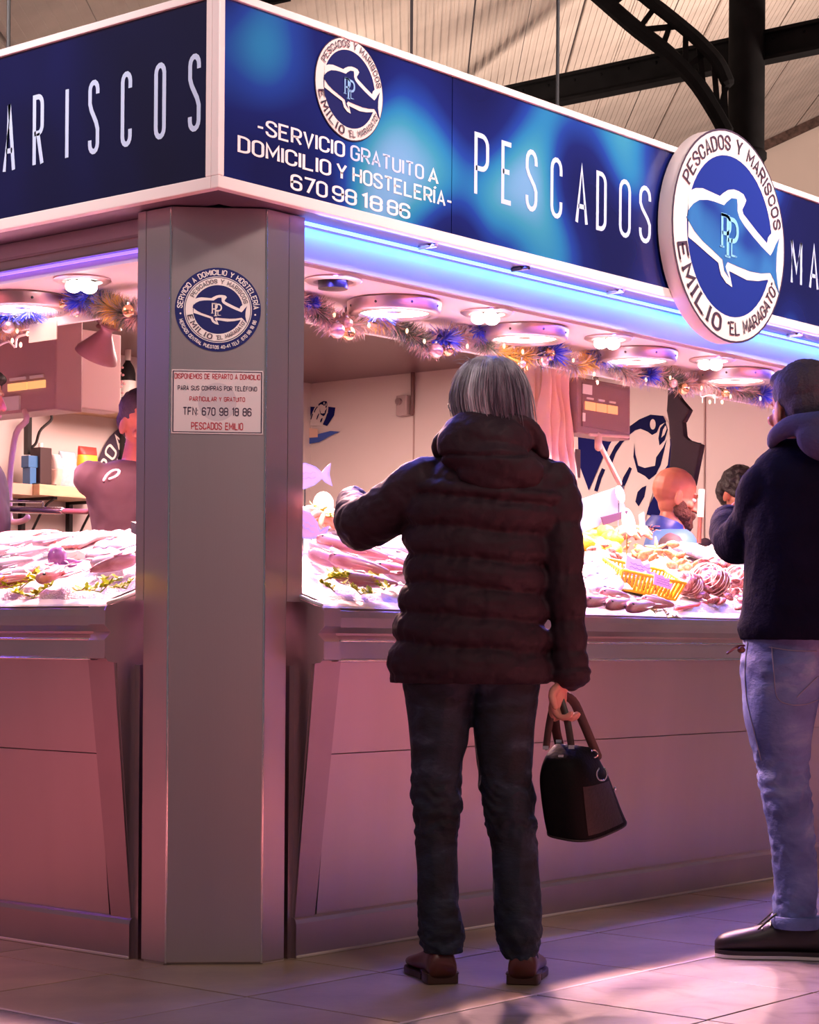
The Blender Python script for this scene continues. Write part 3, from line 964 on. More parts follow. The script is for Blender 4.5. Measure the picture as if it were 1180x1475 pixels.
CR = counter('display_counter', 'long steel fish counter under the right-hand sign board', .42, 5.3, False, [3.4], '')
CL = counter('display_counter', 'steel fish counter left of the corner pillar', .43, 3.6, True, [], '')

# ---- lamps in the soffit
GLOW = mat('lamp_diffuser', (1, .9, .85), .4, emit=(1, .80, .76), es=6)
GLOW2 = mat('bulb_glow', (1, .9, .85), .4, emit=(1, .80, .74), es=12)
def big_lamp(x, y, lab):
    c = V((x, y, 2.035))
    t = thing('ceiling_lamp', lab, 'lamp', c)
    g = G(); g.lathe(c, [(.150, 0), (.156, -.006), (.150, -.040), (.144, -.046), (.118, -.046), (.114, -.036)], 40); g.build('ring', STEEL, t, smooth=True)
    g = G(); g.lathe(c, [(.0, -.034), (.08, -.040), (.116, -.036)], 32, caps=False); g.build('diffuser', GLOW, t, smooth=True)
    for a in range(8):
        g = G(); q = c + V((.151 * cos(a * pi / 4 + .3), .151 * sin(a * pi / 4 + .3), -.024)); g.ell(q, .005, .005, .005, None, 8, 5); g.build('screw', BLACKP, t)
def small_lamp(x, y, lab, on=True):
    c = V((x, y, 2.035))
    t = thing('spot_lamp', lab, 'lamp', c)
    g = G(); g.lathe(c, [(.088, 0), (.090, -.005), (.078, -.012), (.062, -.010), (.058, .0), (.045, .004)], 32); g.build('bezel', STEEL, t, smooth=True)
    if on:
        for a in range(3):
            g = G(); q = c + V((.028 * cos(a * 2.1), .028 * sin(a * 2.1), -.022)); g.ell(q, .026, .026, .020, None, 14, 9); g.build('bulb', GLOW2, t, smooth=True)
    else:
        g = G(); g.lathe(c, [(.046, 0), (.046, -.03), (.03, -.032), (.0, -.032)], 24, caps=False); g.build('dark_barrel', BLACKP, t, smooth=True)
labs = ['round steel ceiling lamp nearest the pillar, right-hand front', 'second large round ceiling lamp from the pillar, right-hand front', 'third large round ceiling lamp from the pillar, beneath the gap in the garland', 'large round ceiling lamp left of the man in the dark hoodie', 'farthest large ceiling lamp, behind the hooded man']
for x, l in zip(LAMP_X, labs): big_lamp(x, .36, l)
labs = ['unlit dark spot lamp in the soffit right beside the pillar', 'small cluster spot lamp between the first two round lamps', 'small spot lamp above the mural fish', 'bright small spot lamp right of the mural fish', 'small spot lamp hidden behind the hooded man']
for i, (x, l) in enumerate(zip([.74, 1.51, 2.23, 2.94, 3.66], labs)): small_lamp(x, .25, l, on=i > 0)
small_lamp(.52, .52, 'spot lamp in the inner corner of the soffit', True)
small_lamp(.26, .86, 'wide spot lamp in the soffit just left of the pillar', True)
labs = ['large round ceiling lamp at the left picture edge', 'large ceiling lamp beyond the left picture edge', 'farthest large ceiling lamp of the left-hand front']
for y, l in zip(LAMP_Y, labs): big_lamp(.36, y, l)
# ================================================================== INSIDE THE STALL
def single(g, name, m, base, label, cat, group=None, **k):
    return tag(g.build(name, m, base=base, **k), label, cat, group)


# ---- fish murals painted on the right-hand inner wall
def mural(fm, root, extra=False):
    def poly(pts, m, lv, nm):
        g = G(); fill(g, pts, fm(lv)); return g.build(nm, m, root)
    poly([(70, 338), (330, 352), (245, 500), (150, 715), (75, 525)], NAVY3, 1, 'shield')
    poly([(725, 340), (950, 366), (905, 598), (700, 900), (560, 860), (640, 700), (705, 520)], NAVY3, 1, 'shield')
    poly([(440, 268), (520, 210), (600, 176), (690, 186), (730, 240), (738, 380), (720, 520), (640, 640), (600, 760), (560, 900), (180, 900), (205, 700), (270, 520), (300, 400), (330, 350), (430, 345)], WALLM, 2, 'fish_body')
    poly([(440, 268), (520, 212), (600, 178), (690, 186), (712, 226), (668, 250), (645, 300), (612, 318), (580, 296), (530, 276), (490, 288), (440, 328)], NAVY2, 3, 'fish_back')
    g = G(); disc(g, lambda x, y: fm(4)(618 + 20 * x, 245 + 36 * y), 1, 24); g.build('eye_patch', WALLM, root)
    poly([(430, 345), (395, 345), (345, 400), (296, 490), (322, 528), (350, 450), (400, 375)], NAVY2, 3, 'back_stripe')
    g = G(); ribbon(g, [(262, 560), (235, 620), (205, 718)], False, 14, fm(3)); g.build('back_stripe', NAVY2, root)
    poly([(485, 375), (478, 470), (508, 575), (560, 600), (590, 626), (640, 585), (672, 520), (715, 345), (690, 400), (640, 470), (632, 528), (600, 535), (560, 545), (512, 530), (492, 450)], NAVY2, 3, 'gill_mark')
    poly([(706, 226), (668, 270), (656, 340), (664, 388), (700, 352), (722, 280)], NAVY2, 3, 'jaw_mark')
    poly([(708, 250), (690, 280), (678, 335), (700, 315), (716, 275)], WALLM, 4, 'mouth_gap')
    poly([(450, 540), (468, 552), (430, 645), (392, 725), (376, 708), (405, 615)], NAVY2, 3, 'fin_mark')
    poly([(572, 665), (556, 745), (516, 812), (492, 780), (508, 712), (540, 680)], NAVY2, 3, 'fin_mark')


ax0 = at(820, 560, X=XE); axx = (at(1060, 560, X=XE) - ax0) / 1180; axy = (at(820, 760, X=XE) - ax0) / 983
mu = thing('wall_mural', 'large navy and cream fish mural behind the bald seller', 'mural', (XE, at(930, 650, X=XE).y, at(930, 650, X=XE).z))
mural(lambda k: lambda x, y: ax0 + axx * x + axy * y + V((-.0015 * k - .003, 0, 0)), mu)
b0 = at(442, 578, X=XE); s2 = .30
mu2 = thing('wall_mural', 'small navy and cream fish mural beside the pillar with a blue swoosh', 'mural', (XE, b0.y, b0.z - .1))
b0 = at(484, 580, X=XE) - axx * (950 * s2) - axy * (200 * s2)
m2f = lambda k: lambda x, y: b0 + axx * (x * s2) + axy * (y * s2 * .9) + V((-.0015 * k - .003, 0, 0))
mural(m2f, mu2)
def wp(px, py, k=6): return at(px, py, X=XE) + V((-.0015 * k - .003, 0, 0))
g = G(); b = len(g.v); g.v += [wp(*p) for p in ((430, 632), (462, 625), (478, 621), (492, 622), (478, 628), (462, 637), (440, 641), (430, 640))]; g.f.append(tuple(range(b, b + 8))); g.m.append(0)
g.build('blue_swoosh', mat('mural_blue', (.03, .08, .36), .5), mu2)
g = G(); b = len(g.v); g.v += [wp(p[0], p[1], 7) for p in ((430, 615), (460, 618), (460, 630), (430, 632))]; g.f.append((b, b + 1, b + 2, b + 3)); g.m.append(0)
g.build('banner', mat('mural_peach', (.70, .45, .36), .5), mu2)

# ---- switch box and conduit on the wall
p = at(586, 585, X=XE)
t = thing('switch_box', 'small grey switch box with conduit on the inner wall', 'switch', p)
g = G(); g.box((XE - .05, p.y - .04, p.z - .058), (XE, p.y + .04, p.z + .058)); g.build('housing', mat('grey_box', (.42, .32, .32), .5), t, bevel=.006)
g = G(); g.cyl((XE - .068, p.y + .012, p.z + .022), (XE - .05, p.y + .012, p.z + .022), .02, 16); g.build('knob', STEEL_D, t)
g = G(); g.tube([(XE - .02, p.y - .055, p.z - .05), (XE - .02, p.y - .062, p.z + .05), (XE - .02, p.y - .060, 2.46)], .012, 8); g.build('conduit', mat('brown_tube', (.16, .08, .08), .5), t, smooth=True)

# small door handle and sockets on wall
p = at(1062, 660, X=XE + .9)
g = G(); g.box((XE + .88, p.y - .03, p.z - .02), (XE + .9, p.y + .03, p.z + .02)); single(g, 'wall_socket', STEEL_D, p, 'tiny socket on the pale wall left of the hooded man', 'socket')

# ---- hanging cloths / aprons left of the scale
CLOTH = mat('rose_cloth', (.80, .50, .44), .8, noise_s=6, var=.06)
CLOTH2 = mat('pale_cloth', (.84, .62, .60), .7, noise_s=6, var=.06)
def cloth(px0, px1, py0, py1, Y, m, name, lab, folds=5, amp=.03, seed=0, lowcut=0):
    a = at(px0, py0, Y=Y); b = at(px1, py0, Y=Y); z1 = at((px0 + px1) / 2, py1, Y=Y).z
    z0 = a.z
    n, k = 40, 24; g = G(); rows = []
    for j in range(k + 1):
        v = j / k; row = []
        for i in range(n + 1):
            u = i / n
            z = z0 + (z1 - z0) * v * (1 + lowcut * (u - .5)) + .02 * noise.noise(V((u * 4, seed, 0))) * v
            y = Y + amp * (.3 + v * .8) * sin(u * folds * 2 * pi + seed + .6 * sin(v * 2 + seed)) + .02 * noise.noise(V((u * 3, v * 3, seed)))
            w_ = .75 + .25 * v
            row.append(V((a.x + (b.x - a.x) * (.5 + (u - .5) * w_), y, z)))
        rows.append(row)
    g.rings(rows + [[p_ + V((0, .012, 0)) for p_ in r] for r in reversed(rows)], caps=False, closed=False)
    base = V(((a.x + b.x) / 2, Y, z1))
    o = single(g, name, m, base, lab, 'cloth', smooth='all')
    g = G(); g.cyl((base.x, Y + .006, z0 - .02), (base.x, Y + .006, 2.462), .004, 6); g.build('cord', CHROME, o)
    return o
cloth(757, 792, 522, 690, 1.12, CLOTH2, 'hanging_cloth', 'pale pink cloth hanging behind the grey-haired shopper\'s head', 3, .03, 1)
cloth(780, 829, 525, 688, .98, CLOTH, 'hanging_cloth', 'salmon pink folded cloth hanging left of the scale screen', 4, .035, 2.2, .1)
g = G(); a = at(826, 545, Y=1.4); g.box((a.x, 1.38, at(826, 607, Y=1.4).z), (a.x + .018, 1.40, a.z)); single(g, 'red_strap', mat('red_strap', (.75, .03, .05), .5), a, 'narrow red strap hanging beside the pink cloth', 'strap')
g = G(); a = at(818, 648, Y=1.6); g.box((a.x, 1.6, a.z - .12), (a.x + .05, 1.66, a.z)); g.box((a.x + .06, 1.6, a.z - .125), (a.x + .105, 1.66, a.z + .01)); single(g, 'wall_tin', STEEL_D, a, 'small grey holder below the pink cloth', 'holder', bevel=.004)
a = at(798, 668, Y=1.3)
g = G(); g.ell(a, .07, .05, .055, Matrix.Rotation(radians(20), 3, 'Y')); single(g, 'orange_cap', mat('orange_cloth', (.85, .36, .16), .6, noise_s=15, var=.15), a, 'orange cloth cap above the shopper\'s right shoulder', 'cap', smooth='all')
g = G(); a = at(806, 676, Y=1.3); g.cyl(a - V((0, 0, .03)), V((a.x, 1.3, 0)), .006, 8); single(g, 'thin_pole', BLACKP, V((a.x, 1.3, 0)), 'thin dark pole below the pink cloth', 'pole')

# ---- electronic scale hanging over the right counter: screen, arm and pan
def scale(screen, tl, br, Yp, lab, swap=False):
    pass
def P3(px, py, Y=.95): return at(px, py, Y=Y)
SCRM = mat('scale_screen_grey', (.22, .13, .14), .4)
t0 = P3(868, 585)
sc = thing('hanging_scale', 'grey electronic scale screen with orange price windows, above the price card', 'scale', t0)
x0, x1 = P3(832, 600).x, P3(908, 600).x
zb, zt = 1.797, 2.030
g = G(); g.box((x0, .95, zb), (x1, 1.06, zt)); g.build('housing', SCRM, sc, bevel=.006)
g = G(); g.box((x0 + .03, .945, zb + .03), (x1 - .02, .95, zt - .02)); g.build('screen_face', mat('screen_glass', (.17, .09, .10), .35), sc)
AMB = mat('amber_display', (.8, .35, .12), .4, emit=(1, .42, .20), es=.55)
for i in range(3):
    xx = x0 + .045 + i * .082
    g = G(); g.box((xx, .941, zb + .10), (xx + .074, .945, zb + .135)); g.build('price_window', AMB, sc)
    g = G(); g.box((xx + .012, .940, zb + .145), (xx + .058, .945, zb + .153)); g.build('window_caption', CREAM, sc)
g = G(); g.box((x0 + .025, .939, zb + .165), (x0 + .09, .943, zb + .205)); g.build('paper_note', WHITE_P, sc)
g = G(); g.box((x0 + .025, .939, zb + .05), (x0 + .042, .943, zb + .085)); g.build('paper_note', WHITE_P, sc)
g = G(); g.cyl(((x0 + x1) / 2, 1.0, zt), ((x0 + x1) / 2, 1.0, 2.46), .015, 10); g.build('hanger', CHROME, sc)
g = G(); g.tube([P3(862, 628), P3(862, 645)], .016, 8); g.tube([P3(864, 640), P3(893, 697)], .011, 8); g.tube([P3(850, 626), P3(905, 629)], .007, 8)
g.build('arm', mat('scale_arm', (.62, .42, .36), .4), sc, smooth=True)
g = G(); q = P3(893, 700); g.lathe(q, [(.0, 0), (.02, 0), (.02, -.015), (.0, -.02)], 14, caps=False); g.build('arm_tip', CHROME, sc, smooth=True)
# left-hand scale: big cabinet-like screen at the picture edge
def PX(px, py, X=1.3): return at(px, py, X=X)
yl0 = PX(80, 520).y; yl1 = 2.75
sc2 = thing('hanging_scale', 'large pink-grey scale screen with yellow price windows at the left picture edge', 'scale', (1.3, yl0, 1.82))
g = G(); g.box((1.3, yl0, 1.822), (1.44, yl1, 2.19)); g.build('housing', mat('scale_pink_grey', (.40, .24, .25), .4), sc2, bevel=.008)
for (px0, px1) in ((13, 40), (42, 66)):
    g = G(); y0 = PX(px1, 555).y; y1 = PX(px0, 555).y; g.box((1.292, y0, PX(50, 560).z), (1.30, y1, PX(50, 549).z)); g.build('price_window', mat('yellow_display_%d' % px0, (.9, .6, .2), .4, emit=(1, .62, .22), es=.5), sc2)
    g = G(); g.box((1.293, y0 + .01, PX(50, 545).z), (1.30, y1 - .01, PX(50, 541).z)); g.build('window_caption', CREAM, sc2)
g = G(); g.box((1.290, PX(30, 580).y, PX(30, 590).z), (1.30, PX(5, 580).y, PX(30, 570).z)); g.build('paper_note', WHITE_P, sc2)
g = G(); g.cyl((1.37, yl0 + .3, 2.19), (1.37, yl0 + .3, 2.46), .015, 10); g.build('hanger', CHROME, sc2)
g = G(); g.tube(sp3([PX(36, 592), PX(38, 606), PX(24, 622), PX(17, 660), PX(14, 700), PX(14, 745), PX(20, 752), PX(34, 750), PX(40, 745)], 24), .012, 8)
g.build('curved_arm', mat('pink_arm', (.78, .55, .52), .4), sc2, smooth=True)
g = G(); a, b = PX(-20, 733, 1.2), PX(90, 736, 1.2); c2 = PX(126, 737, 1.2); g.tube([a, b], .014, 10); g.build('pan_rail', CHROME, sc2, smooth=True)
g = G(); g.tube([b, c2], .010, 10); g.build('rail_grip', mat('rose_grip', (.35, .13, .13), .4), sc2, smooth=True)
g = G(); g.tube([PX(10, 722, 1.2), PX(62, 723, 1.2), PX(62, 731, 1.2)], .005, 6); g.build('rail_wire', CHROME, sc2, smooth=True)
# tall pink cabinet/pillar next to it
q = PX(94, 520, 1.5)
g = G(); g.box((1.5, PX(107, 520, 1.5).y, PX(94, 588, 1.5).z), (1.75, PX(82, 520, 1.5).y, PX(94, 474, 1.5).z)); single(g, 'pale_cabinet', mat('pale_pink_cabinet', (.80, .58, .56), .5), q, 'narrow pale pink cabinet right of the left scale screen', 'cabinet', bevel=.005)

# ---- hanging grey lamp shade left of the pillar, like a tied sack
t0 = at(147, 495, X=1.2)
hl = thing('hanging_lamp', 'mauve bell-shaped hanging lamp tied at its neck, left of the pillar', 'lamp', t0)
axd = (at(158, 468, X=1.2) - at(140, 512, X=1.2)).normalized()
neck = at(156, 470, X=1.2)
g = G(); g.lathe(neck, [(.045, .012), (.052, .006), (.028, -.004), (.022, -.018), (.030, -.035), (.055, -.075), (.080, -.112), (.084, -.128), (.078, -.128), (.05, -.075), (.02, -.03)], 28, axd, caps=False); g.build('shade', mat('mauve_shade', (.34, .17, .20), .35), hl, smooth=True)
g = G(); g.ell(neck + axd * .01 + V((0, -.03, .005)), .012, .035, .012); g.ell(neck + axd * .005 + V((0, .04, .002)), .012, .03, .012); g.build('shade_tie', mat('brown_tie', (.16, .06, .06), .5), hl, smooth='all')
g = G(); g.tube([neck + axd * .01, neck + V((0, 0, .12)), V((neck.x, neck.y, 2.455))], .005, 6); g.build('cord', BLACKP, hl)

# dark garment hanging over the mural
t0 = at(974, 640, X=4.2)
hg = thing('hanging_apron', 'dark plum apron hanging in front of the fish mural', 'apron', t0)
def AP(px, py): return at(px, py, X=4.2)
for nm_, pts in (('upper_fold', [(962, 560), (972, 561), (980, 575), (993, 590), (984, 608), (964, 612), (960, 592)]), ('skirt', [(963, 606), (983, 606), (985, 628), (992, 634), (1010, 640), (998, 700), (962, 700), (966, 640)])):
    g = G(); g.prism([AP(*p_) for p_ in pts], (.04, 0, 0)); g.build(nm_, mat('plum_cloth_' + nm_, (.014, .005, .014), .9), hg, bevel=.008)
g = G(); g.cyl(AP(966, 562), V((4.2, AP(966, 562).y, 2.46)), .006, 6); g.build('strap', BLACKP, hg)

# ---- shelves on the back wall, left opening
def PY(px, py, Y=4.05): return at(px, py, Y=Y)
def shelf(px0, px1, py, Yf, lab, cat='shelf'):
    a = PY(px0, py, Yf); b = PY(px1, py, Yf); z = (a.z + b.z) / 2
    t = thing('wall_shelf', lab, cat, ((a.x + b.x) / 2, Yf, z))
    g = G(); g.box((a.x, Yf, z - .055), (b.x, YE, z)); g.build('board', WOODS, t, bevel=.003)
    for fx in (.22, .80) if px0 < 90 else (.9,):
        x = a.x + (b.x - a.x) * fx
        g = G(); g.box((x - .012, YE - .03, z - .36), (x + .012, YE, z - .055)); g.box((x - .012, Yf + .02, z - .07), (x + .012, YE, z - .055)); g.tube(sp3([(x, Yf + .04, z - .07), (x, Yf + .12, z - .12), (x, YE - .03, z - .32)], 10), .007, 6)
        g.build('bracket', BLACKP, t)
    return z, a.x, b.x
z1, xa, xb = shelf(57, 175, 702, 4.0, 'pale wooden wall shelf holding snack bags, lower left opening')
z2, xc, xd = shelf(108, 240, 577, 4.0, 'pale wooden wall shelf holding bottles, upper left opening')
g = G(); g.box((xa - .16, 4.05, z1 - .055), (xa - .005, YE, z1)); single(g, 'wall_shelf', mat('rosy_wood', (.62, .34, .26), .5), (xa - .08, 4.05, z1), 'short rosy shelf end left of the lower snack shelf', 'shelf')
# bracket rails under the upper screen
t = thing('shelf_bracket', 'black bracket rail with curved strut above the snack shelf', 'bracket', PY(43, 640, 4.2))
g = G(); a = PY(43, 600, 4.2); b = PY(43, 655, 4.2); g.box((a.x - .014, 4.2, b.z), (a.x + .014, 4.23, a.z)); g.build('rail', BLACKP, t)
g = G(); g.tube(sp3([PY(74, 598, 4.1), PY(73, 606, 4.1), (PY(58, 620, 4.1)), PY(52, 638, 4.1), PY(46, 644, 4.1)], 16), .008, 6); g.build('strut', BLACKP, t, smooth=True)
# bottles and jars
def bottle(px, z, h, m, mcap, lab, r=.036, group=None, jar=False, cat='bottle'):
    x = PY(px, 560, 4.12).x
    c = V((x, 4.12, z))
    t = thing('jar' if jar else 'wine_bottle', lab, cat, c, group)
    if jar:
        g = G(); g.lathe(c, [(r * .9, 0), (r, .006), (r, h * .62), (r * .8, h * .78)], 18); g.build('body', m, t, smooth=True)
        g = G(); g.lathe(c, [(r * .84, h * .78), (r * .84, h)], 18); g.build('lid', mcap, t, smooth=True)
        g = G(); g.lathe(c, [(r * 1.01, h * .12), (r * 1.01, h * .6)], 18, caps=False); g.build('paper_label', CREAM, t, smooth=True)
    else:
        g = G(); g.lathe(c, [(r * .95, 0), (r, .008), (r, h * .55), (r * .8, h * .66), (r * .36, h * .76), (r * .34, h * .80)], 20); g.build('body', m, t, smooth=True)
        g = G(); g.lathe(c, [(r * .38, h * .78), (r * .38, h)], 16); g.build('capsule', mcap, t, smooth=True)
        g = G(); g.lathe(c, [(r * 1.01, h * .12), (r * 1.01, h * .42)], 20, caps=False); g.build('paper_label', CREAM, t, smooth=True)
DG = mat('dark_bottle_glass', (.02, .018, .02), .12)
RJ = mat('red_jar', (.25, .02, .04), .25); 
bottle(122, z2, .155, RJ, LET_R, 'dark red jar with white label, leftmost on the bottle shelf', .046, jar=True, cat='jar')
bottle(144, z2, .165, CREAM, RJ, 'white jar with red lid, second on the bottle shelf', .042, jar=True, cat='jar')
bottle(163, z2, .15, mat('glass_jar', (.62, .45, .42), .2), CREAM, 'pale jar next to the dark wine bottle on the shelf', .042, jar=True, cat='jar')
bottle(184, z2, .30, DG, CREAM, 'dark wine bottle with white capsule on the upper shelf', .042)
# dried flowers on the shelf
c0 = PY(150, 545, 4.05); g = G(); rnd = random.Random(3)
for i in range(120):
    d = V((rnd.uniform(-.13, .13), rnd.uniform(-.04, .04), rnd.uniform(-.09, .07)))
    g.ell(c0 + d, .009, .009, .007, None, 6, 4)
o = single(g, 'dried_flowers', mat('dusty_rose', (.62, .30, .32), .7, noise_s=40, var=.3), c0, 'bunch of dusty pink dried flowers above the jars', 'flowers')
o['kind'] = 'stuff'
# items on the lower shelf
x = PY(62, 690, 4.1).x
t = thing('speaker', 'dark brown upright box on the lower shelf', 'box', (x, 4.1, z1))
g = G(); g.box((x - .035, 4.08, z1), (x + .04, 4.16, z1 + .195)); g.build('body', mat('dark_brown_box', (.045, .018, .02), .5), t, bevel=.004)
g = G(); g.box((x - .07, 4.06, z1), (x + .055, 4.18, z1 + .01)); g.build('tray', BLACKP, t)
g = G(); g.cyl((x, 4.12, z1 + .195), (x, 4.12, z1 + .22), .012, 10); g.build('pump', CREAM, t)
def snack(px0, px1, h, m, m2, m3, lab, tz=0):
    a = PY(px0, 690, 4.12).x; b = PY(px1, 690, 4.12).x; c = V(((a + b) / 2, 4.12, z1))
    w = (b - a) / 2
    t = thing('snack_bag', lab, 'bag', c)
    def body(z0, z1_, mm, nm, puff=1):
        g = G(); rs = []
        for j in range(13):
            v = j / 12; z = c.z + z0 + (z1_ - z0) * v; full = sin(pi * min(1, max(0, (z - c.z) / h))) ** .5
            rs.append([V((c.x + w * (.96 - .05 * full) * (1 if abs(cos(th)) > 0 else 1) * math.copysign(abs(cos(th)) ** .5, cos(th)), c.y + .035 * puff * (full + .06) * math.copysign(abs(sin(th)) ** .9, sin(th)) + .003 * noise.noise(V((th * 3, z * 40, w * 90))), z)) for th in [2 * pi * i / 24 for i in range(24)]])
        g.rings(rs); g.build(nm, mm, t, smooth='all')
    body(0, h * .55, m3, 'lower_print'); body(h * .55, h * .8, m2, 'middle_print', 1.01); body(h * .8, h, m, 'upper_print')
RED = mat('red_print', (.80, .06, .05), .35); YEL = mat('yellow_print', (.95, .60, .05), .35); GOL = mat('golden_print', (.90, .45, .06), .4, noise_s=25, var=.35)
snack(112, 139, .225, RED, YEL, GOL, 'red and yellow snack bag on the lower shelf')
snack(84, 108, .19, mat('blue_clear', (.45, .58, .68), .25), WHITE_P, mat('grey_blue', (.55, .60, .70), .3, noise_s=20, var=.2), 'clear and blue plastic bag beside the snack bag')
snack(74, 86, .17, CLOTH2, CLOTH2, CLOTH, 'crumpled pale pink bag next to the dark box')
g = G(); x = PY(48, 670, 4.1).x; g.box((x - .03, 4.1, z1 + .09), (x + .03, 4.16, z1 + .15)); g.box((x - .02, 4.1, z1), (x + .02, 4.16, z1 + .09)); single(g, 'blue_cup', mat('blue_plastic', (.05, .16, .38), .4), (x, 4.13, z1), 'small blue container half behind the dark box', 'container', bevel=.003)
# round wall emblem with lettering ROAD
ec = PY(208, 700, YE - .01); eR = abs(PY(150, 700, YE - .01).x - ec.x) * 1.22
re = thing('round_wall_emblem', 'black ringed wall emblem with curved white letters behind the left seller', 'emblem', ec)
efm = lambda k: lambda x, y: ec + V((x * eR, -.002 * k, y * eR))
g = G(); annulus(g, efm(1), .68, 1.0); g.build('emblem_ring', LET_D, re)
g = G(); on_ring(g, 'ROAD', efm(2), 168, 108, .74, .2, w=.6, gap=.35, t=.08); g.build('ring_lettering', CREAM, re)

# ---- garland rail, stems and garland
RY = .55
rail = thing('garland_rail', 'white rail hanging under the soffit on the right-hand front, wrapped by the garland', 'rail', (2.4, RY, 1.965))
g = G(); g.box((.95, RY - .012, 1.955), (4.6, RY + .012, 1.985)); g.build('bar', WHITE_F, rail, bevel=.003)
for x in (1.13, 2.02, 2.95, 3.9):
    g = G(); g.cyl((x, RY, 1.985), (x, RY, 2.035), .007, 8); g.build('stem', CHROME, rail)
rail2 = thing('garland_rail', 'pale rail hanging under the soffit on the left-hand front', 'rail', (.48, 1.8, 1.96))
g = G(); g.box((.47, .6, 1.955), (.49, 3.4, 1.98)); g.build('bar', WHITE_F, rail2, bevel=.003)
for y in (.78, 1.6, 2.4):
    g = G(); g.cyl((.48, y, 1.98), (.48, y, 2.035), .008, 8); g.build('stem', CHROME, rail2)


def garland(root, pts, blues, golds, bulbs, seed, plane, warm=.5):
    rnd = random.Random(seed)
    path = sp3([at(px, py, **plane) for px, py in pts], 160)
    L = len(path)
    mats = [mat('tinsel_green_%d' % seed, (.16, .19, .15), .35, .4), mat('tinsel_silver_%d' % seed, (.50, .44, .44), .3, .5), mat('tinsel_gold_%d' % seed, (.80, .52, .14), .3, .6), mat('tinsel_pink_%d' % seed, (.62, .38, .34), .4, .2)]
    g = G(); g.tube(path, .012, 8); g.build('core', mats[0], root, smooth=True)
    g = G()
    for i in range(int(13000)):
        u = rnd.random() * (L - 1); k = int(u); p = path[k].lerp(path[k + 1], u - k)
        t = (path[k + 1] - path[k]).normalized()
        d = V((rnd.gauss(0, 1), rnd.gauss(0, 1), rnd.gauss(0, 1))); d = (d - t * d.dot(t)).normalized() + t * rnd.uniform(-.5, .5)
        ln = rnd.uniform(.028, .066); w = rnd.uniform(.0014, .0030)
        s = d.cross(V((rnd.random(), rnd.random(), rnd.random()))).normalized() * w
        q = p + d * ln
        n_ = noise.noise(V((u * .09, seed, 0)))
        g.mi = 0 if n_ > .08 else (2 if n_ < -.18 else (1 if rnd.random() < .55 else 3))
        if rnd.random() < .18: g.mi = rnd.choice((1, 3))
        b = len(g.v); g.v += [p + d * .008 - s, p + d * .008 + s, q]; g.f.append((b, b + 1, b + 2)); g.m.append(g.mi)
    tag(g.build('tinsel', mats, root), kind='stuff')
    BL = mat('tinsel_blue_%d' % seed, (.06, .10, .85), .35, .2); BL2 = mat('tinsel_lilac_%d' % seed, (.34, .36, .85), .35, .2)
    for (px, py, r) in blues:
        c = at(px, py, **plane); c = c + (CAM - c).normalized() * .045; g = G()
        for i in range(420):
            d = V((rnd.gauss(0, 1), rnd.gauss(0, 1), rnd.gauss(0, 1))).normalized(); s = d.orthogonal().normalized() * .0028
            ln = r * 1.35 * rnd.uniform(.5, 1.05); g.mi = 0 if rnd.random() < .65 else 1
            b = len(g.v); g.v += [c - s, c + s, c + d * ln + s * .4, c + d * ln - s * .4]; g.f.append((b, b + 1, b + 2, b + 3)); g.m.append(g.mi)
        g.build('blue_tuft', [BL, BL2], root)
    GB = mat('gold_bauble_%d' % seed, (.95, .60, .30), .12, .85); PB = mat('pink_bauble_%d' % seed, (.90, .60, .55), .15, .6)
    for j, (px, py, r) in enumerate(golds):
        c = at(px, py, **plane); c = c + (CAM - c).normalized() * .055; g = G(); g.ell(c, r, r, r, None, 20, 12)
        o = g.build('bauble', GB if j % 2 else PB, root, smooth='all')
        g = G(); g.lathe(c + V((0, 0, r * .94)), [(.005, 0), (.005, .008)], 8); g.build('cap', CHROME, o)
    FL = mat('fairy_bulb_%d' % seed, (1, .8, .5), .3, emit=(1, .75, .45), es=1.3)
    for (px, py) in bulbs:
        c = at(px, py, **plane) + V((0, -.035, 0)); g = G(); g.ell(c, .005, .005, .009, None, 8, 6); g.build('fairy_bulb', FL, root, smooth='all')


gr = thing('garland', 'tinsel garland with blue tufts and gold baubles along the right-hand front', 'garland', (2.4, RY, 1.94))
garland(gr, [(425, 432), (450, 440), (475, 462), (505, 468), (535, 458), (560, 462), (590, 480), (620, 496), (650, 490), (680, 480), (705, 500), (740, 514), (775, 512), (800, 512), (830, 528), (860, 515), (885, 520), (905, 540), (935, 535), (965, 545), (985, 555), (1010, 548), (1045, 560), (1075, 562), (1110, 575)],
        [(545, 450, .060), (640, 488, .055), (690, 475, .050), (794, 508, .058), (865, 512, .058), (888, 514, .042), (935, 540, .05), (1050, 548, .05), (1098, 568, .05), (450, 436, .025)],
        [(486, 476, .026), (502, 480, .024), (628, 505, .026), (645, 503, .024), (500, 466, .02), (792, 510, .024), (784, 520, .020), (985, 560, .024), (970, 552, .018), (1045, 566, .018), (752, 524, .015)],
        [(470, 455), (520, 470), (575, 478), (600, 493), (662, 500), (715, 500), (742, 508), (770, 520), (815, 520), (845, 540), (850, 552), (920, 548), (955, 545), (1000, 560), (1018, 572), (1012, 580), (1030, 580), (1042, 572), (1085, 575)], 11, dict(Y=.50))
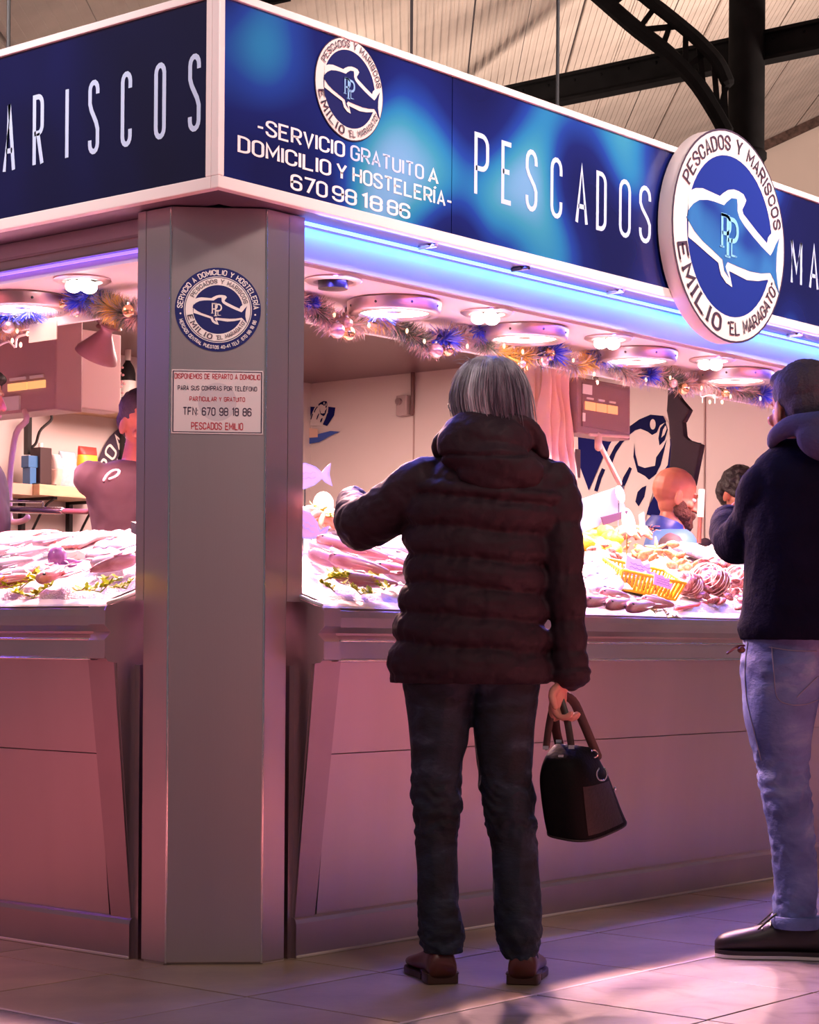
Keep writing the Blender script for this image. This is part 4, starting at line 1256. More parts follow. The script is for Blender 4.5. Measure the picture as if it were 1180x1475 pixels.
# loose fairy-light wire under the garland
g = G(); g.tube(sp3([at(1008, 566, Y=.49), at(1011, 572, Y=.49), at(1022, 569, Y=.49), at(1034, 572, Y=.49), at(1042, 570, Y=.49)], 16), .0025, 6)
for (a_, b_) in ((1012, 580), (1030, 581)): g.cyl(at(a_, 571, Y=.49), at(a_, b_, Y=.49), .0025, 6)
g.build('fairy_wire', WHITE_F, gr)
gl = thing('garland', 'tinsel garland with blue tufts over the left-hand counter', 'garland', (.44, 1.3, 1.96))
garland(gl, [(-20, 475), (5, 465), (25, 455), (50, 440), (75, 432), (95, 425), (110, 430), (135, 432), (150, 440), (175, 450), (200, 455)],
        [(62, 430, .06), (42, 448, .05), (85, 422, .045), (118, 432, .055), (130, 424, .045), (15, 452, .05)],
        [(12, 470, .024), (90, 436, .018), (108, 446, .02), (185, 448, .02)],
        [(15, 478), (30, 482), (60, 468), (70, 462), (100, 454), (45, 470), (20, 498), (8, 492), (160, 452)], 23, dict(X=.44))
g = G(); g.tube(sp3([at(-5, 500, X=.44), at(12, 492, X=.44), at(22, 500, X=.44), at(25, 486, X=.44), at(45, 480, X=.44), at(62, 470, X=.44)], 20), .004, 6)
g.build('fairy_wire', mat('cream_wire', (.85, .70, .62), .4), gl)
tg = at(62, 478, X=.43); g = G(); g.obox(tg, (0, .07, 0), (.002, 0, 0), (0, 0, .03)); g.build('paper_star', mat('cream_paper', (.90, .80, .60), .5), gl)
# ================================================================== SEAFOOD ON THE DISPLAYS
ICE = mat('crushed_ice', (.44, .42, .44), .35, noise_s=60, var=.08, bump=.6, bscale=140)
SLN = V((0, -.33, 1)).normalized(); SLM = V((-.33, 0, 1)).normalized()


def icebed(name, lab, a0, a1, swap, seed):
    g = G(); na, nb = int((a1 - a0) / .022), 38; rows = []
    rs_ = random.Random(seed)
    for j in range(nb + 1):
        o = .012 + (.83 - .012) * j / nb; row = []
        for i in range(na + 1):
            a = a0 + (a1 - a0) * i / na
            e = min(1, j / 2.5, (nb - j) / 2.5, i / 2 + .2, (na - i) / 2 + .2)
            z = 1.022 + .33 * o + e * (.016 + .012 * noise.noise(V((a * 9, o * 9, seed))) + .010 * noise.noise(V((a * 45, o * 45, seed))) + rs_.uniform(0, .004))
            row.append(V((o, a, z)) if swap else V((a, o, z)))
        rows.append(row)
    b_ = 0
    for r_ in rows: g.v += r_
    for j in range(nb):
        for i in range(na):
            if swap and a0 + (a1 - a0) * i / na < .86 and .012 + .818 * (j + 1) / nb > .41: continue
            q_ = j * (na + 1) + i
            g.f.append((q_, q_ + 1, q_ + na + 2, q_ + na + 1)); g.m.append(0)
    o_ = g.build(name, ICE, base=(a0 if not swap else .1, .1 if not swap else a0, 1.03), smooth='all')
    return tag(o_, lab, 'ice', kind='stuff')


icebed('crushed_ice', 'bed of crushed ice on the right-hand counter', .46, 5.2, False, 1)
icebed('crushed_ice', 'bed of crushed ice on the left-hand counter', .47, 3.5, True, 2)

OFF = V((0, 0, -20))


def fish_proto(name, L_, H_, Th, mb, mf, belly=None):
    """lies on its side: head at +x, height along y, thickness along z. Body mesh with fins and eye as children"""
    g = G(); rs = []
    prof = [(.50, .02, .3), (.47, .20, .6), (.40, .42, .9), (.28, .52, 1), (.1, .50, 1), (-.1, .40, .85), (-.25, .26, .6), (-.36, .14, .4), (-.42, .11, .28)]
    prof = spline(prof, 18)
    for x, h, t in prof:
        rs.append([V((x * L_, h * H_ * cos(a) * (1 if cos(a) > 0 else .92), t * Th / 2 * sin(a) + Th * .45)) for a in [2 * pi * i / 14 for i in range(14)]])
    g.rings(rs)
    body = g.build(name, mb, base=(0, 0, 0), smooth='all')
    g = G(); z = Th * .45
    g.prism([V((-.41 * L_, .09 * H_, z)), V((-.53 * L_, .46 * H_, z + .004)), V((-.50 * L_, 0, z)), V((-.53 * L_, -.46 * H_, z + .002)), V((-.41 * L_, -.09 * H_, z))], (0, 0, .003)); g.build('tail_fin', mf, body)
    g = G(); g.prism([V((.18 * L_, .44 * H_, z)), V((.08 * L_, .70 * H_, z + .003)), V((-.16 * L_, .42 * H_, z)), V((-.1 * L_, .34 * H_, z))], (0, 0, .003)); g.build('dorsal_fin', mf, body)
    g = G(); g.prism([V((.26 * L_, -.02 * H_, Th * .96)), V((.10 * L_, -.20 * H_, Th * .98)), V((.08 * L_, .02 * H_, Th * .94))], (0, 0, .003)); g.build('side_fin', mf, body)
    g = G(); g.ell((.42 * L_, .14 * H_, Th * .74), .008, .008, .005, None, 10, 6); g.build('eye', BLACKP, body, smooth='all')
    return body


def place_slope(o, p, d, n, sc=1, lift=0):
    d = V(d); d = (d - n * d.dot(n)).normalized(); y = n.cross(d)
    o.rotation_euler = Matrix((d, y, n)).transposed().to_euler()
    o.location = p + n * lift
    o.scale = (sc,) * 3 if not hasattr(sc, '__len__') else sc


HAKE = ramp_mat('hake_skin', [(.3, (.16, .04, .045)), (.5, (.42, .17, .18)), (.75, (.62, .38, .38))], 14, .3, coat=.5, stretch=(.3, 3, 1))
GREYF = ramp_mat('silver_skin', [(.3, (.22, .13, .16)), (.5, (.50, .38, .42)), (.75, (.70, .58, .62))], 12, .25, coat=.5, stretch=(.3, 3, 1))
PINKF = ramp_mat('pink_skin', [(.3, (.60, .12, .12)), (.6, (.70, .28, .26)), (.8, (.80, .48, .45))], 12, .3, coat=.4)
FIN = mat('fin_membrane', (.62, .36, .38), .4)
FIN2 = mat('grey_fin', (.55, .48, .56), .4)
protos = {'hake': fish_proto('hake', .34, .062, .045, HAKE, FIN), 'bream': fish_proto('bream', .28, .11, .04, GREYF, FIN2), 'red_fish': fish_proto('red_fish', .24, .08, .04, PINKF, FIN)}
for p_ in protos.values(): p_.location = OFF
plen = {'hake': .34, 'bream': .28, 'red_fish': .24}
used = set()


def deck_at(px, py, side, h=.02):
    p = at(px, py, **{side: h}); k_ = 1 if side == 'S' else 0
    if p[k_] > .79:
        p = at(px, py, **{'Y' if side == 'S' else 'X': .78})
        p.z = 1.03 + .33 * .78 + h
    return p


def put_fish(kind, hp, tp, lab, side='S', lift=.022, group=None, n_=None):
    a = deck_at(*hp, side); b = deck_at(*tp, side)
    L_ = (a - b).length; c = (a + b) / 2
    L2 = min(max(L_, .16), .48)
    n = SLN if side == 'S' else SLM
    pr = protos[kind]
    o = pr if kind not in used else dup(pr, None)
    used.add(kind)
    place_slope(o, c, a - b, n, (L2 / plen[kind], min(1.25, .5 + .5 * L2 / plen[kind]), 1), lift)
    for k_ in ('group',):
        if k_ in o: del o[k_]
    tag(o, lab, 'fish', group)
    return o


put_fish('hake', (442, 800), (515, 836), 'long brownish hake farthest back beside the pillar, right-hand counter')
put_fish('hake', (438, 818), (505, 843), 'long pink hake in the middle of the row by the pillar', lift=.03)
put_fish('hake', (466, 832), (562, 856), 'long dark-red hake between the two leaf sprigs', lift=.045)
put_fish('hake', (478, 850), (575, 862), 'front hake nearest the counter lip, left of the grey-haired shopper')
put_fish('hake', (448, 806), (560, 836), 'long slim hake crossing over the middle of the row', lift=.05)
put_fish('hake', (505, 812), (592, 838), 'hake half hidden behind the shopper\'s jacket, upper one', lift=.03)
put_fish('red_fish', (532, 842), (590, 848), 'short reddish fish by the jacket above the front parsley', lift=.04)
ORD = ['first', 'second', 'third', 'fourth', 'fifth', 'sixth', 'seventh', 'eighth', 'ninth', 'tenth', 'eleventh', 'twelfth']
G1 = 'silver fish behind the hake row'
for i, (h, t) in enumerate((((600, 838), (545, 822)), ((590, 852), (548, 838)), ((585, 822), (530, 808)), ((570, 805), (505, 798)), ((545, 795), (480, 790)), ((600, 808), (550, 792)), ((520, 782), (462, 780)), ((590, 795), (540, 778)))):
    put_fish('bream', h, t, 'silver fish on the ice behind the hake row, %s counting from the jacket hem inwards' % ORD[i], group=G1, lift=.018)
for i, (h, t, l) in enumerate((((780, 830), (770, 865), 'silver fish seen between the shopper\'s back and right arm'), ((845, 872), (895, 838), 'silvery fish left of the yellow basket, front one'), ((838, 850), (885, 826), 'silvery fish left of the yellow basket, middle one'), ((834, 832), (872, 812), 'silvery fish left of the yellow basket, rear one'))):
    put_fish('bream', h, t, l, lift=.02 + .004 * i)
G2 = 'pale fish along the lip of the right counter'
for i, (h, t) in enumerate((((838, 880), (880, 876)), ((870, 884), (912, 880)), ((900, 888), (942, 883)), ((860, 868), (905, 872)), ((925, 878), (965, 884)))):
    put_fish('hake', h, t, 'small pale fish along the lip below the yellow basket, %s from the shopper\'s sleeve' % ORD[i], group=G2, lift=.012)
G3 = 'fish at the bright back of the right display'
for i in range(9):
    px = 965 + 15 * i; py = 798 + 5 * (i % 4)
    put_fish('bream', (px, py), (px + 40, py + 6), 'pale fish on the brightly lit ice behind the shell piles, %s from the bald seller' % ORD[i], group=G3, lift=.018)
put_fish('red_fish', (780, 850), (800, 880), 'red fish showing behind the shopper\'s right elbow')
# left counter
G4 = 'pale fish on the left display'
for i, (h, t) in enumerate((((5, 800), (60, 790)), ((20, 815), (70, 806)), ((0, 830), (50, 822)), ((150, 800), (185, 806)), ((140, 812), (180, 820)), ((60, 795), (105, 788)), ((10, 845), (60, 838)), ((150, 826), (192, 818)), ((-20, 812), (20, 806)))):
    put_fish('bream', h, t, 'pale fish on the brightly lit left display, %s in the scatter' % ORD[i] if False else ['pale fish at the back left of the left display', 'pale fish below the back tray, left display', 'pale fish at the picture edge, mid left display', 'pale fish right of the cream card, left display', 'pale fish under the cream card, left display', 'pale fish behind the purple octopus', 'pale fish behind the front parsley, left display', 'pale fish nearest the pillar on the left display', 'pale fish cut by the left picture edge'][i], 'T', group=G4, lift=.018)
put_fish('red_fish', (60, 838), (105, 848), 'salmon pink fish in front on the left display', 'T')
put_fish('red_fish', (10, 856), (48, 850), 'pink fish at the left picture edge by the counter lip', 'T')
put_fish('red_fish', (65, 860), (100, 840), 'second salmon pink fish near the price card', 'T', lift=.035)
put_fish('hake', (190, 826), (140, 840), 'grey-brown fish by the end of the left display next to the pillar', 'T')

# ---- clams, mussels, prawns
def clam_proto(name, m, w=.042):
    g = G(); rs = []
    for j in range(7):
        v = j / 6; rs.append([])
        for i in range(18):
            a = 2 * pi * i / 18
            rr = cos((v - .5) * pi) ** .7 * (1 + .05 * sin(a * 9))
            rs[-1].append(V((w * .5 * rr * cos(a) * (1 + .15 * cos(a)), w * .42 * rr * sin(a), w * .45 * (v - .5) * 1.1 + w * .22)))
    g.rings(rs); return g.build(name, m, base=(0, 0, 0), smooth='all')


CL1 = ramp_mat('clam_shell', [(.35, (.14, .04, .025)), (.5, (.40, .17, .11)), (.7, (.65, .42, .30))], 70, .4, stretch=(1, 4, 1))
CL2 = ramp_mat('orange_shell', [(.35, (.45, .11, .03)), (.55, (.70, .26, .08)), (.75, (.85, .52, .25))], 60, .4)
CL3 = ramp_mat('red_brown_shell', [(.35, (.10, .02, .018)), (.5, (.30, .08, .07)), (.7, (.55, .25, .20))], 50, .35, stretch=(5, 1, 1))
LEM = mat('lemon_skin', (.90, .52, .02), .45, noise_s=30, var=.12, bump=.3, bscale=150)
cp_ = {'clam': clam_proto('clam', CL1), 'scallop': clam_proto('scallop', CL2, .062), 'cockle': clam_proto('cockle', CL3, .05)}
for p_ in cp_.values(): p_.location = OFF
rnd = random.Random(5)
cu = set()


def pile(kind, pts, r, count, lab, grp, cat, side='S', layers=2, sc=(.8, 1.2)):
    n = SLN if side == 'S' else SLM
    for i in range(count):
        c = deck_at(*pts, side)
        a = rnd.uniform(0, 2 * pi); q = sqrt(rnd.random()) * r[0]
        lay = rnd.random() ** 1.3 * (1 - q / r[0])
        d = V((cos(a) * q, sin(a) * q * r[1] / r[0], 0))
        d.z = .33 * (d.y if side == 'S' else d.x)
        o = cp_[kind] if kind not in cu else dup(cp_[kind], None)
        cu.add(kind)
        o.location = c + d + n * (.006 + lay * r[2])
        o.rotation_euler = (rnd.uniform(-.7, .7), rnd.uniform(-.7, .7), rnd.uniform(0, 6.3))
        s = rnd.uniform(*sc); o.scale = (s, s, s)
        tag(o, lab, cat, grp)


pile('clam', (868, 812), (.17, .13, .07), 46, 'brown-striped clam in the pile left of the yellow basket', 'clams left of the yellow basket', 'clam')
pile('clam', (1022, 786), (.16, .04, .05), 20, 'brown clam in the small pile far back by the hooded man\'s elbow', 'clams far back', 'clam')
pile('cockle', (1050, 868), (.20, .14, .10), 34, 'red-brown cockle in the pile near the hooded man\'s hip', 'cockles near the hooded man', 'cockle')
pile('cockle', (1048, 832), (.20, .14, .11), 30, 'red-brown cockle in the upper pile left of the hooded man', 'cockles, upper pile', 'cockle', sc=(.9, 1.35))
pile('scallop', (960, 812), (.20, .12, .10), 22, 'orange scallop shell behind the purple cards of the basket', 'scallops behind the basket', 'scallop')
pile('scallop', (905, 783), (.14, .14, .06), 20, 'orange shell in the heap below the round white sign', 'orange shells below the round sign', 'scallop', sc=(.4, .7))
# lemons
lp = G(); lp.lathe((0, 0, 0), [(.0, -.052), (.008, -.048), (.024, -.034), (.036, -.012), (.037, .01), (.026, .034), (.010, .047), (.0, .052)], 18, (1, 0, 0), caps=False)
lemon = lp.build('lemon', LEM, base=(0, 0, 0), smooth='all')
spots = [(838, 790, .02), (850, 786, .02), (842, 780, .05), (858, 796, .02), (870, 802, .02), (846, 800, .02), (866, 790, .05), (880, 804, .02), (856, 806, .02), (834, 802, .04), (876, 795, .04)]
for i, (px, py, lf) in enumerate(spots):
    o = lemon if i == 0 else dup(lemon, None)
    o.location = at(px, py, S=.02) + SLN * (lf + .012)
    o.rotation_euler = (0, rnd.uniform(-.3, .3), rnd.uniform(0, 3))
    tag(o, 'yellow lemon in the heap beside the shopper\'s right sleeve, %s from the left' % ORD[sorted(range(11), key=lambda q: spots[q][0]).index(i)], 'lemon', 'lemons beside the shopper\'s sleeve')
# squid / pale octopus, purple octopus
PURP = mat('purple_skin', (.34, .12, .34), .25, noise_s=20, var=.5, coat=.5)
def octopus(c, n, r, m, lab, name='octopus', arms=7):
    t = thing(name, lab, 'octopus', c)
    g = G(); g.ell(c + n * r * .8, r * .75, r * .7, r * .9); g.build('mantle', m, t, smooth='all')
    e1 = n.orthogonal().normalized(); e2 = n.cross(e1)
    for k_ in range(arms):
        a = 2 * pi * k_ / arms + .3; d = e1 * cos(a) + e2 * sin(a); d2 = e1 * cos(a + .7) + e2 * sin(a + .7)
        g = G(); g.tube(sp3([c + n * r * .5, c + d * r * .9 + n * r * .35, c + d * r * 1.4 + n * r * .12, c + d * r * 1.4 + d2 * r * .5 + n * r * .15], 12), [r * .26 * (1 - .075 * q) for q in range(12)], 8)
        g.build('arm', m, t, smooth=True)
octopus(at(86, 818, T=.02), SLM, .042, PURP, 'purple octopus beside the cream price card on the left display')
octopus(at(462, 735, Y=.72) + V((0, 0, -.02)), SLN, .05, mat('white_squid', (.90, .78, .72), .3, coat=.4), 'white rounded octopus on the crate beside the pillar', arms=5)
# starfish
c = at(946, 790, S=.05)
t = thing('starfish', 'small orange starfish standing on the white ice', 'starfish', c)
for k_ in range(5):
    a = 2 * pi * k_ / 5 + .4; d = RIGHT * cos(a) + V((0, 0, 1)) * sin(a)
    g = G(); g.tube([c, c + d * .022, c + d * .048], [.010, .008, .003], 8); g.build('arm', mat('orange_star_%d' % k_, (.92, .42, .15), .5), t, smooth=True)
# ---- raised back crate beside the pillar carrying the signs
c = at(455, 760, Y=.62)
g = G(); g.box((.95, .66, 1.315), (1.5, .80, 1.37)); single(g, 'fish_crate', WHITE_F, (1.2, .7, 1.315), 'white crate raising the back of the display beside the pillar', 'crate', bevel=.006)
def fcard(tip, tail, hgt, Yp, m1, m2, lab, spots_=False, thick=.003):
    a, b = at(*tip, Y=Yp), at(*tail, Y=Yp); c = (a + b) / 2; ux = (b - a); L_ = ux.length; ux.normalize(); uy = V((0, -1, 0)).cross(ux); 
    if uy.z < 0: uy = -uy
    t = thing('fish_shaped_card', lab, 'price card', c)
    sh = [(-.5, 0), (-.42, .2), (-.25, .38), (0, .46), (.2, .32), (.33, .10), (.42, .28), (.52, .42), (.47, .05), (.52, -.35), (.40, -.22), (.33, -.08), (.15, -.30), (-.05, -.42), (-.28, -.36), (-.44, -.18)]
    g = G(); g.prism([c + ux * (x * L_) + uy * (y * hgt) for x, y in sh], (0, thick, 0)); g.build('board', m1, t)
    g = G(); ribbon(g, sh, True, .018, lambda x, y: c + ux * (x * L_) + uy * (y * hgt) + V((0, -.002, 0)))
    g.build('painted_edge', m2, t)
    g = G()
    for r_ in (.12, -.06): ribbon(g, [(x_ / 20, r_ + .035 * sin(x_ * 2.1 + r_ * 9)) for x_ in range(-7, 5)], False, .012, lambda x, y: c + ux * (x * L_) + uy * (y * hgt) + V((0, -.002, 0)))
    g.build('handwriting', m2, t)
    g = G(); g.cyl(c + uy * (-hgt * .3) + V((0, .006, 0)), c + uy * (-hgt * .3) + V((0, .006, -.12)), .003, 6); g.build('pin', CHROME, t)
PINK_C = mat('pink_card', (.90, .62, .64), .5)
BLUE_L = mat('card_blue_line', (.30, .32, .62), .5)
fcard((405, 688), (475, 685), .095, .66, mat('pale_rose_card', (.50, .38, .42), .5), BLUE_L, 'white and pink fish-shaped price card beside the pillar, upper one')
fcard((415, 742), (468, 775), .10, .50, mat('grey_pink_card', (.42, .30, .38), .5), BLUE_L, 'grey-pink fish-shaped price card beside the pillar, lower one')
# green leaf and orange prawn beside them
LEAF = ramp_mat('parsley_green', [(.3, (.55, .60, .005)), (.6, (.80, .85, .01)), (.8, (.95, .95, .05))], 30, .5)
LEAF2 = ramp_mat('lettuce_green', [(.3, (.30, .42, .06)), (.7, (.62, .72, .22))], 20, .5)
def sprig(c, n, r, lab, m=LEAF, cnt=26, seed=0):
    rs_ = random.Random(seed); g = G()
    e1 = n.orthogonal().normalized(); e2 = n.cross(e1)
    t = thing('parsley_sprig' if m is LEAF else 'lettuce_leaf', lab, 'leaf', c)
    for s_ in range(3):
        a = rs_.uniform(0, 6.28); d = e1 * cos(a) + e2 * sin(a)
        path = sp3([c, c + d * r * .5 + n * r * .25, c + d * r + n * r * .35], 8)
        g = G(); g.tube(path, .0018, 5); g.build('stalk', LEAF2, t)
        g = G()
        for k_ in range(cnt):
            p = path[rs_.randrange(2, 8)]; b_ = rs_.uniform(0, 6.28); q = (e1 * cos(b_) + e2 * sin(b_) + n * rs_.uniform(-.1, .9)).normalized()
            s = q.cross(n).normalized(); L_ = r * rs_.uniform(.25, .5); w = L_ * .28
            pts = [p, p + q * L_ * .35 + s * w, p + q * L_ * .5 + s * w * .5, p + q * L_ * .7 + s * w * .8, p + q * L_, p + q * L_ * .7 - s * w * .8, p + q * L_ * .5 - s * w * .5, p + q * L_ * .35 - s * w]
            b = len(g.v); g.v += pts; g.f.append(tuple(range(b, b + 8))); g.m.append(0)
        g.build('leaves', m, t)['kind'] = 'stuff'
for i, (px, py, r, l) in enumerate(((467, 836, .055, 'tall yellow-green parsley sprig beside the pillar on the right counter'), (553, 850, .05, 'parsley sprig at the front by the shopper\'s jacket'), (537, 838, .035, 'small parsley sprig on the silver fish'), (482, 852, .035, 'small flat parsley sprig at the front lip'), (520, 856, .045, 'flat parsley leaves lying under the dark-red hake'), (450, 800, .03, 'yellowish leaf scrap beside the pillar'))):
    sprig(at(px, py, S=.05), SLN, r * 1.25, l, seed=i)
for i, (px, py, r, l) in enumerate(((25, 852, .065, 'tall yellow-green parsley sprig on the left counter'), (48, 862, .05, 'flat parsley sprig at the lip of the left counter'), (145, 853, .055, 'flat parsley sprig in front of the cream card, left counter'), (182, 848, .035, 'small parsley sprig at the pillar end of the left counter'))):
    sprig(at(px, py, T=.035), SLM, r * 1.25, l, seed=20 + i)
sprig(at(478, 748, Y=.60), SLN, .07, 'soft green lettuce leaves on the crate beside the pillar', LEAF2, 30, 40)
sprig(at(945, 884, S=.01), SLN, .05, 'pale green seaweed sprig hanging over the counter lip', mat('pale_weed', (.50, .46, .30), .6), 20, 41)
sprig(at(962, 890, S=.005), SLN, .045, 'second seaweed sprig drooping over the lip, right of the first', mat('pale_weed_2', (.46, .42, .30), .6), 20, 43)
PR = mat('prawn_orange', (.90, .32, .18), .3, coat=.4)
def prawn(c, d, n, lab, grp, L_=.09):
    d = V(d).normalized(); g = G()
    pts = [c + d * (L_ * (u - .5)) + n * (.022 * sin(pi * u) + .008) for u in [i / 11 for i in range(12)]]
    g.tube(pts, [.004 + .009 * sin(pi * min(1, .15 + i / 12)) for i in range(12)], 8)
    o = g.build('prawn', PR, base=c, smooth=True); tag(o, lab, 'prawn', grp)
    g = G()
    for k_ in (-1, 1): g.tube([pts[-1], pts[-1] + d * .03 + n * .02 + n.cross(d) * .01 * k_, pts[-1] + d * .06 + n * .015 + n.cross(d) * .02 * k_], .0008, 4)
    g.build('feelers', PR, o)
for i in range(7):
    a = i * 1.3; prawn(at(455 + 5 * i, 752 + (i % 3) * 4, Y=.6), (cos(a), .3 * sin(a), .1), SLN, 'orange prawn heaped beside the pillar', 'prawns beside the pillar')
for i in range(12):
    a = i * 2.1; prawn(at(895 + 6 * (i % 6), 770 + 6 * (i // 6), S=.05), (cos(a), sin(a), .1), SLN, 'orange prawn in the heap below the round white sign', 'prawns below the round sign', .11)

# ---- yellow basket
b0 = at(893, 850, S=.02); b1 = at(972, 866, S=.02)
ux = (b1 - b0); LB = ux.length; ux.normalize(); uz = SLN; uy = uz.cross(ux)
YB = mat('yellow_plastic', (.85, .46, .01), .35)
bk = thing('yellow_basket', 'yellow plastic slatted basket at the front of the right counter', 'basket', b0)
WB, HB = .17, .075
def bp_(u, v, w):
    sp = 1 + .14 * w / HB
    return b0 + ux * (LB / 2 + (u - .5) * LB * sp) + uy * (WB / 2 + (v - .5) * WB * sp) + uz * w
g = G(); g.prism([bp_(0, 0, 0), bp_(1, 0, 0), bp_(1, 1, 0), bp_(0, 1, 0)], uz * .004); g.build('base', YB, bk)
g = G()
loop = [bp_(u, v, HB) for u, v in ((0, 0), (.5, 0), (1, 0), (1, .5), (1, 1), (.5, 1), (0, 1), (0, .5), (0, 0))]
g.tube(loop, .006, 8, cap=False); g.build('rim', YB, bk, smooth=True)
g = G(); loop = [bp_(u, v, .006) for u, v in ((0, 0), (.5, 0), (1, 0), (1, .5), (1, 1), (.5, 1), (0, 1), (0, .5), (0, 0))]; g.tube(loop, .005, 6, cap=False); g.build('bottom_rail', YB, bk, smooth=True)
for k_ in range(17):
    u = k_ / 16
    for v in (0, 1):
        g = G(); a, b = bp_(u, v, .004), bp_(u, v, HB); g.obox((a + b) / 2, ux * .0042, uy * .002, (b - a) / 2); g.build('slat', YB, bk)
for k_ in range(1, 9):
    for u in (0, 1):
        g = G(); a, b = bp_(u, k_ / 9, .004), bp_(u, k_ / 9, HB); g.obox((a + b) / 2, ux * .002, uy * .0042, (b - a) / 2); g.build('slat', YB, bk)
for i in range(26):
    o = dup(cp_['clam'], None)
    o.location = bp_(rnd.uniform(.08, .92), rnd.uniform(.15, .85), rnd.uniform(.01, .05)); o.rotation_euler = (rnd.uniform(-1, 1), rnd.uniform(-1, 1), rnd.uniform(0, 6))
    o.scale = (1, 1, 1)
    tag(o, 'brown clam lying inside the yellow basket', 'clam', 'clams in the yellow basket')
LIL = mat('lilac_card', (.55, .45, .88), .45)
for i, (px, py, w, lab) in enumerate(((922, 820, .12, 'larger lilac card with handwriting standing in the yellow basket'), (955, 838, .075, 'smaller lilac and pink card at the right end of the yellow basket'))):
    c = at(px, py, S=.09); t = thing('price_card', lab, 'price card', c)
    a_ = (ux + V((0, 0, -.10))).normalized(); b_ = (uy * .35 + uz).normalized(); n_ = a_.cross(b_).normalized()
    sh = [(-.5, -.32), (.5, -.32), (.52, .1), (.36, .0), (.3, .36), (.1, .2), (-.05, .38), (-.3, .3), (-.52, .38)]
    g = G(); g.prism([c + a_ * (x * w) + b_ * (y * w * .8) for x, y in sh], n_ * .003); g.build('card', LIL if i == 0 else mat('pink_lilac_card', (.80, .40, .72), .45), t)
    g = G()
    sgn = -1 if n_.y > 0 else 1
    for r_ in (.12, -.02, -.16): ribbon(g, [(x_ / 16, r_ + .03 * sin(x_ * 2.3 + r_ * 20)) for x_ in range(-6, 7)], False, .010, lambda x, y: c + a_ * (x * w) + b_ * (y * w * .8) + (n_ * -.0015 if n_.y > 0 else n_ * .0045))
    g.build('handwriting', mat('ink_violet_%d' % i, (.14, .08, .42), .5), t)

# ---- netted shell bags
def netbag(px, py, r, lab, seed):
    c = at(px, py, S=.02) + SLN * r * .75
    t = thing('net_bag', lab, 'net bag', at(px, py, S=.02))
    rs_ = random.Random(seed); g = G()
    for k_ in range(26):
        d = V((rs_.gauss(0, 1), rs_.gauss(0, 1), rs_.gauss(0, 1))).normalized()
        g.ell(c + V((d.x * r, d.y * r * .8, d.z * r * .62)) * .78, .024, .02, .018, Matrix.Rotation(rs_.uniform(0, 3), 3, d), 10, 7)
    g.ell(c, r * .7, r * .6, r * .5)
    o = g.build('shell_heap', CL3, t); remesh(o, .004)
    for k_ in range(9):
        a = -.9 + k_ * .22; g = G()
        M = Matrix.Rotation(.5, 3, 'Y') @ Matrix.Rotation(.3, 3, 'X')
        pts = [c + M @ V((r * 1.04 * sin(a), r * .86 * cos(a) * cos(b_), r * .72 * cos(a) * sin(b_))) for b_ in [2 * pi * q / 24 for q in range(25)]]
        g.tube(pts, .0016, 5, cap=False); g.build('net_cord', mat('net_cord_%d_%d' % (seed, k_), (.88, .62, .55), .5) if k_ == 0 else MATS['net_cord_%d_0' % seed], t, smooth=True)
netbag(1018, 860, .085, 'striped net bag of shells right of the yellow basket', 1)
netbag(988, 858, .06, 'smaller net bag of shells touching the yellow basket\'s right end', 2)
netbag(1062, 852, .07, 'net bag of shells beside the hooded man', 3)
g = G(); a, b = at(975, 882, S=.0), at(1040, 872, S=.0)
g.tube([a + V((0, 0, .014)), b + V((0, .02, .014))], .012, 10, flat=.7); single(g, 'red_tray_rim', mat('red_tray', (.70, .12, .10), .4), a, 'red tray edge under the net bags at the lip', 'tray', smooth=True)
# ---- white boxes of lobster tails etc at the bright back
for i, (px, py, w, l) in enumerate(((1000, 800, .10, 'white polystyrene tray right of the bald seller, front'), (1050, 806, .09, 'white polystyrene tray at the hooded man\'s elbow'))):
    c = deck_at(px, py, 'S'); g = G()
    g.obox(c + SLN * .02, V((w, 0, 0)), V((0, .07, .023)), SLN * .018); single(g, 'polystyrene_tray', WHITE_P, c, l, 'tray', bevel=.004)
# ---- pink ridged fillets and crumpled paper on the left display
c = at(120, 788, T=.02); t = thing('fillet_tray', 'tray of ridged pink fillets at the back of the left display', 'tray', c)
for k_ in range(7):
    p = c + V((.0, -.075 + k_ * .025, .02)); g = G(); g.tube(sp3([p + V((-.07, .01, -.02)), p + V((0, 0, .01)), p + V((.07, -.012, .016))], 8), .012, 8, flat=.7); g.build('fillet', PINKF, t, smooth=True)
g = G(); g.obox(c + V((0, 0, .004)), V((.09, 0, .03)), V((0, .10, 0)), V((-.002, 0, .006))); g.build('tray', WHITE_F, t)
c = at(30, 782, T=.03); t = thing('fillet_tray', 'tray of pale pink fillets at the back, left picture edge', 'tray', c)
for k_ in range(8):
    p = c + V((.0, -.09 + k_ * .026, .02)); g = G(); g.tube(sp3([p + V((-.07, .01, -.02)), p + V((0, 0, .012)), p + V((.07, -.012, .016))], 8), .013, 8, flat=.7); g.build('fillet', PINKF, t, smooth=True)
g = G(); g.obox(c + V((0, 0, .004)), V((.09, 0, .03)), V((0, .11, 0)), V((-.002, 0, .006))); g.build('tray', WHITE_F, t)
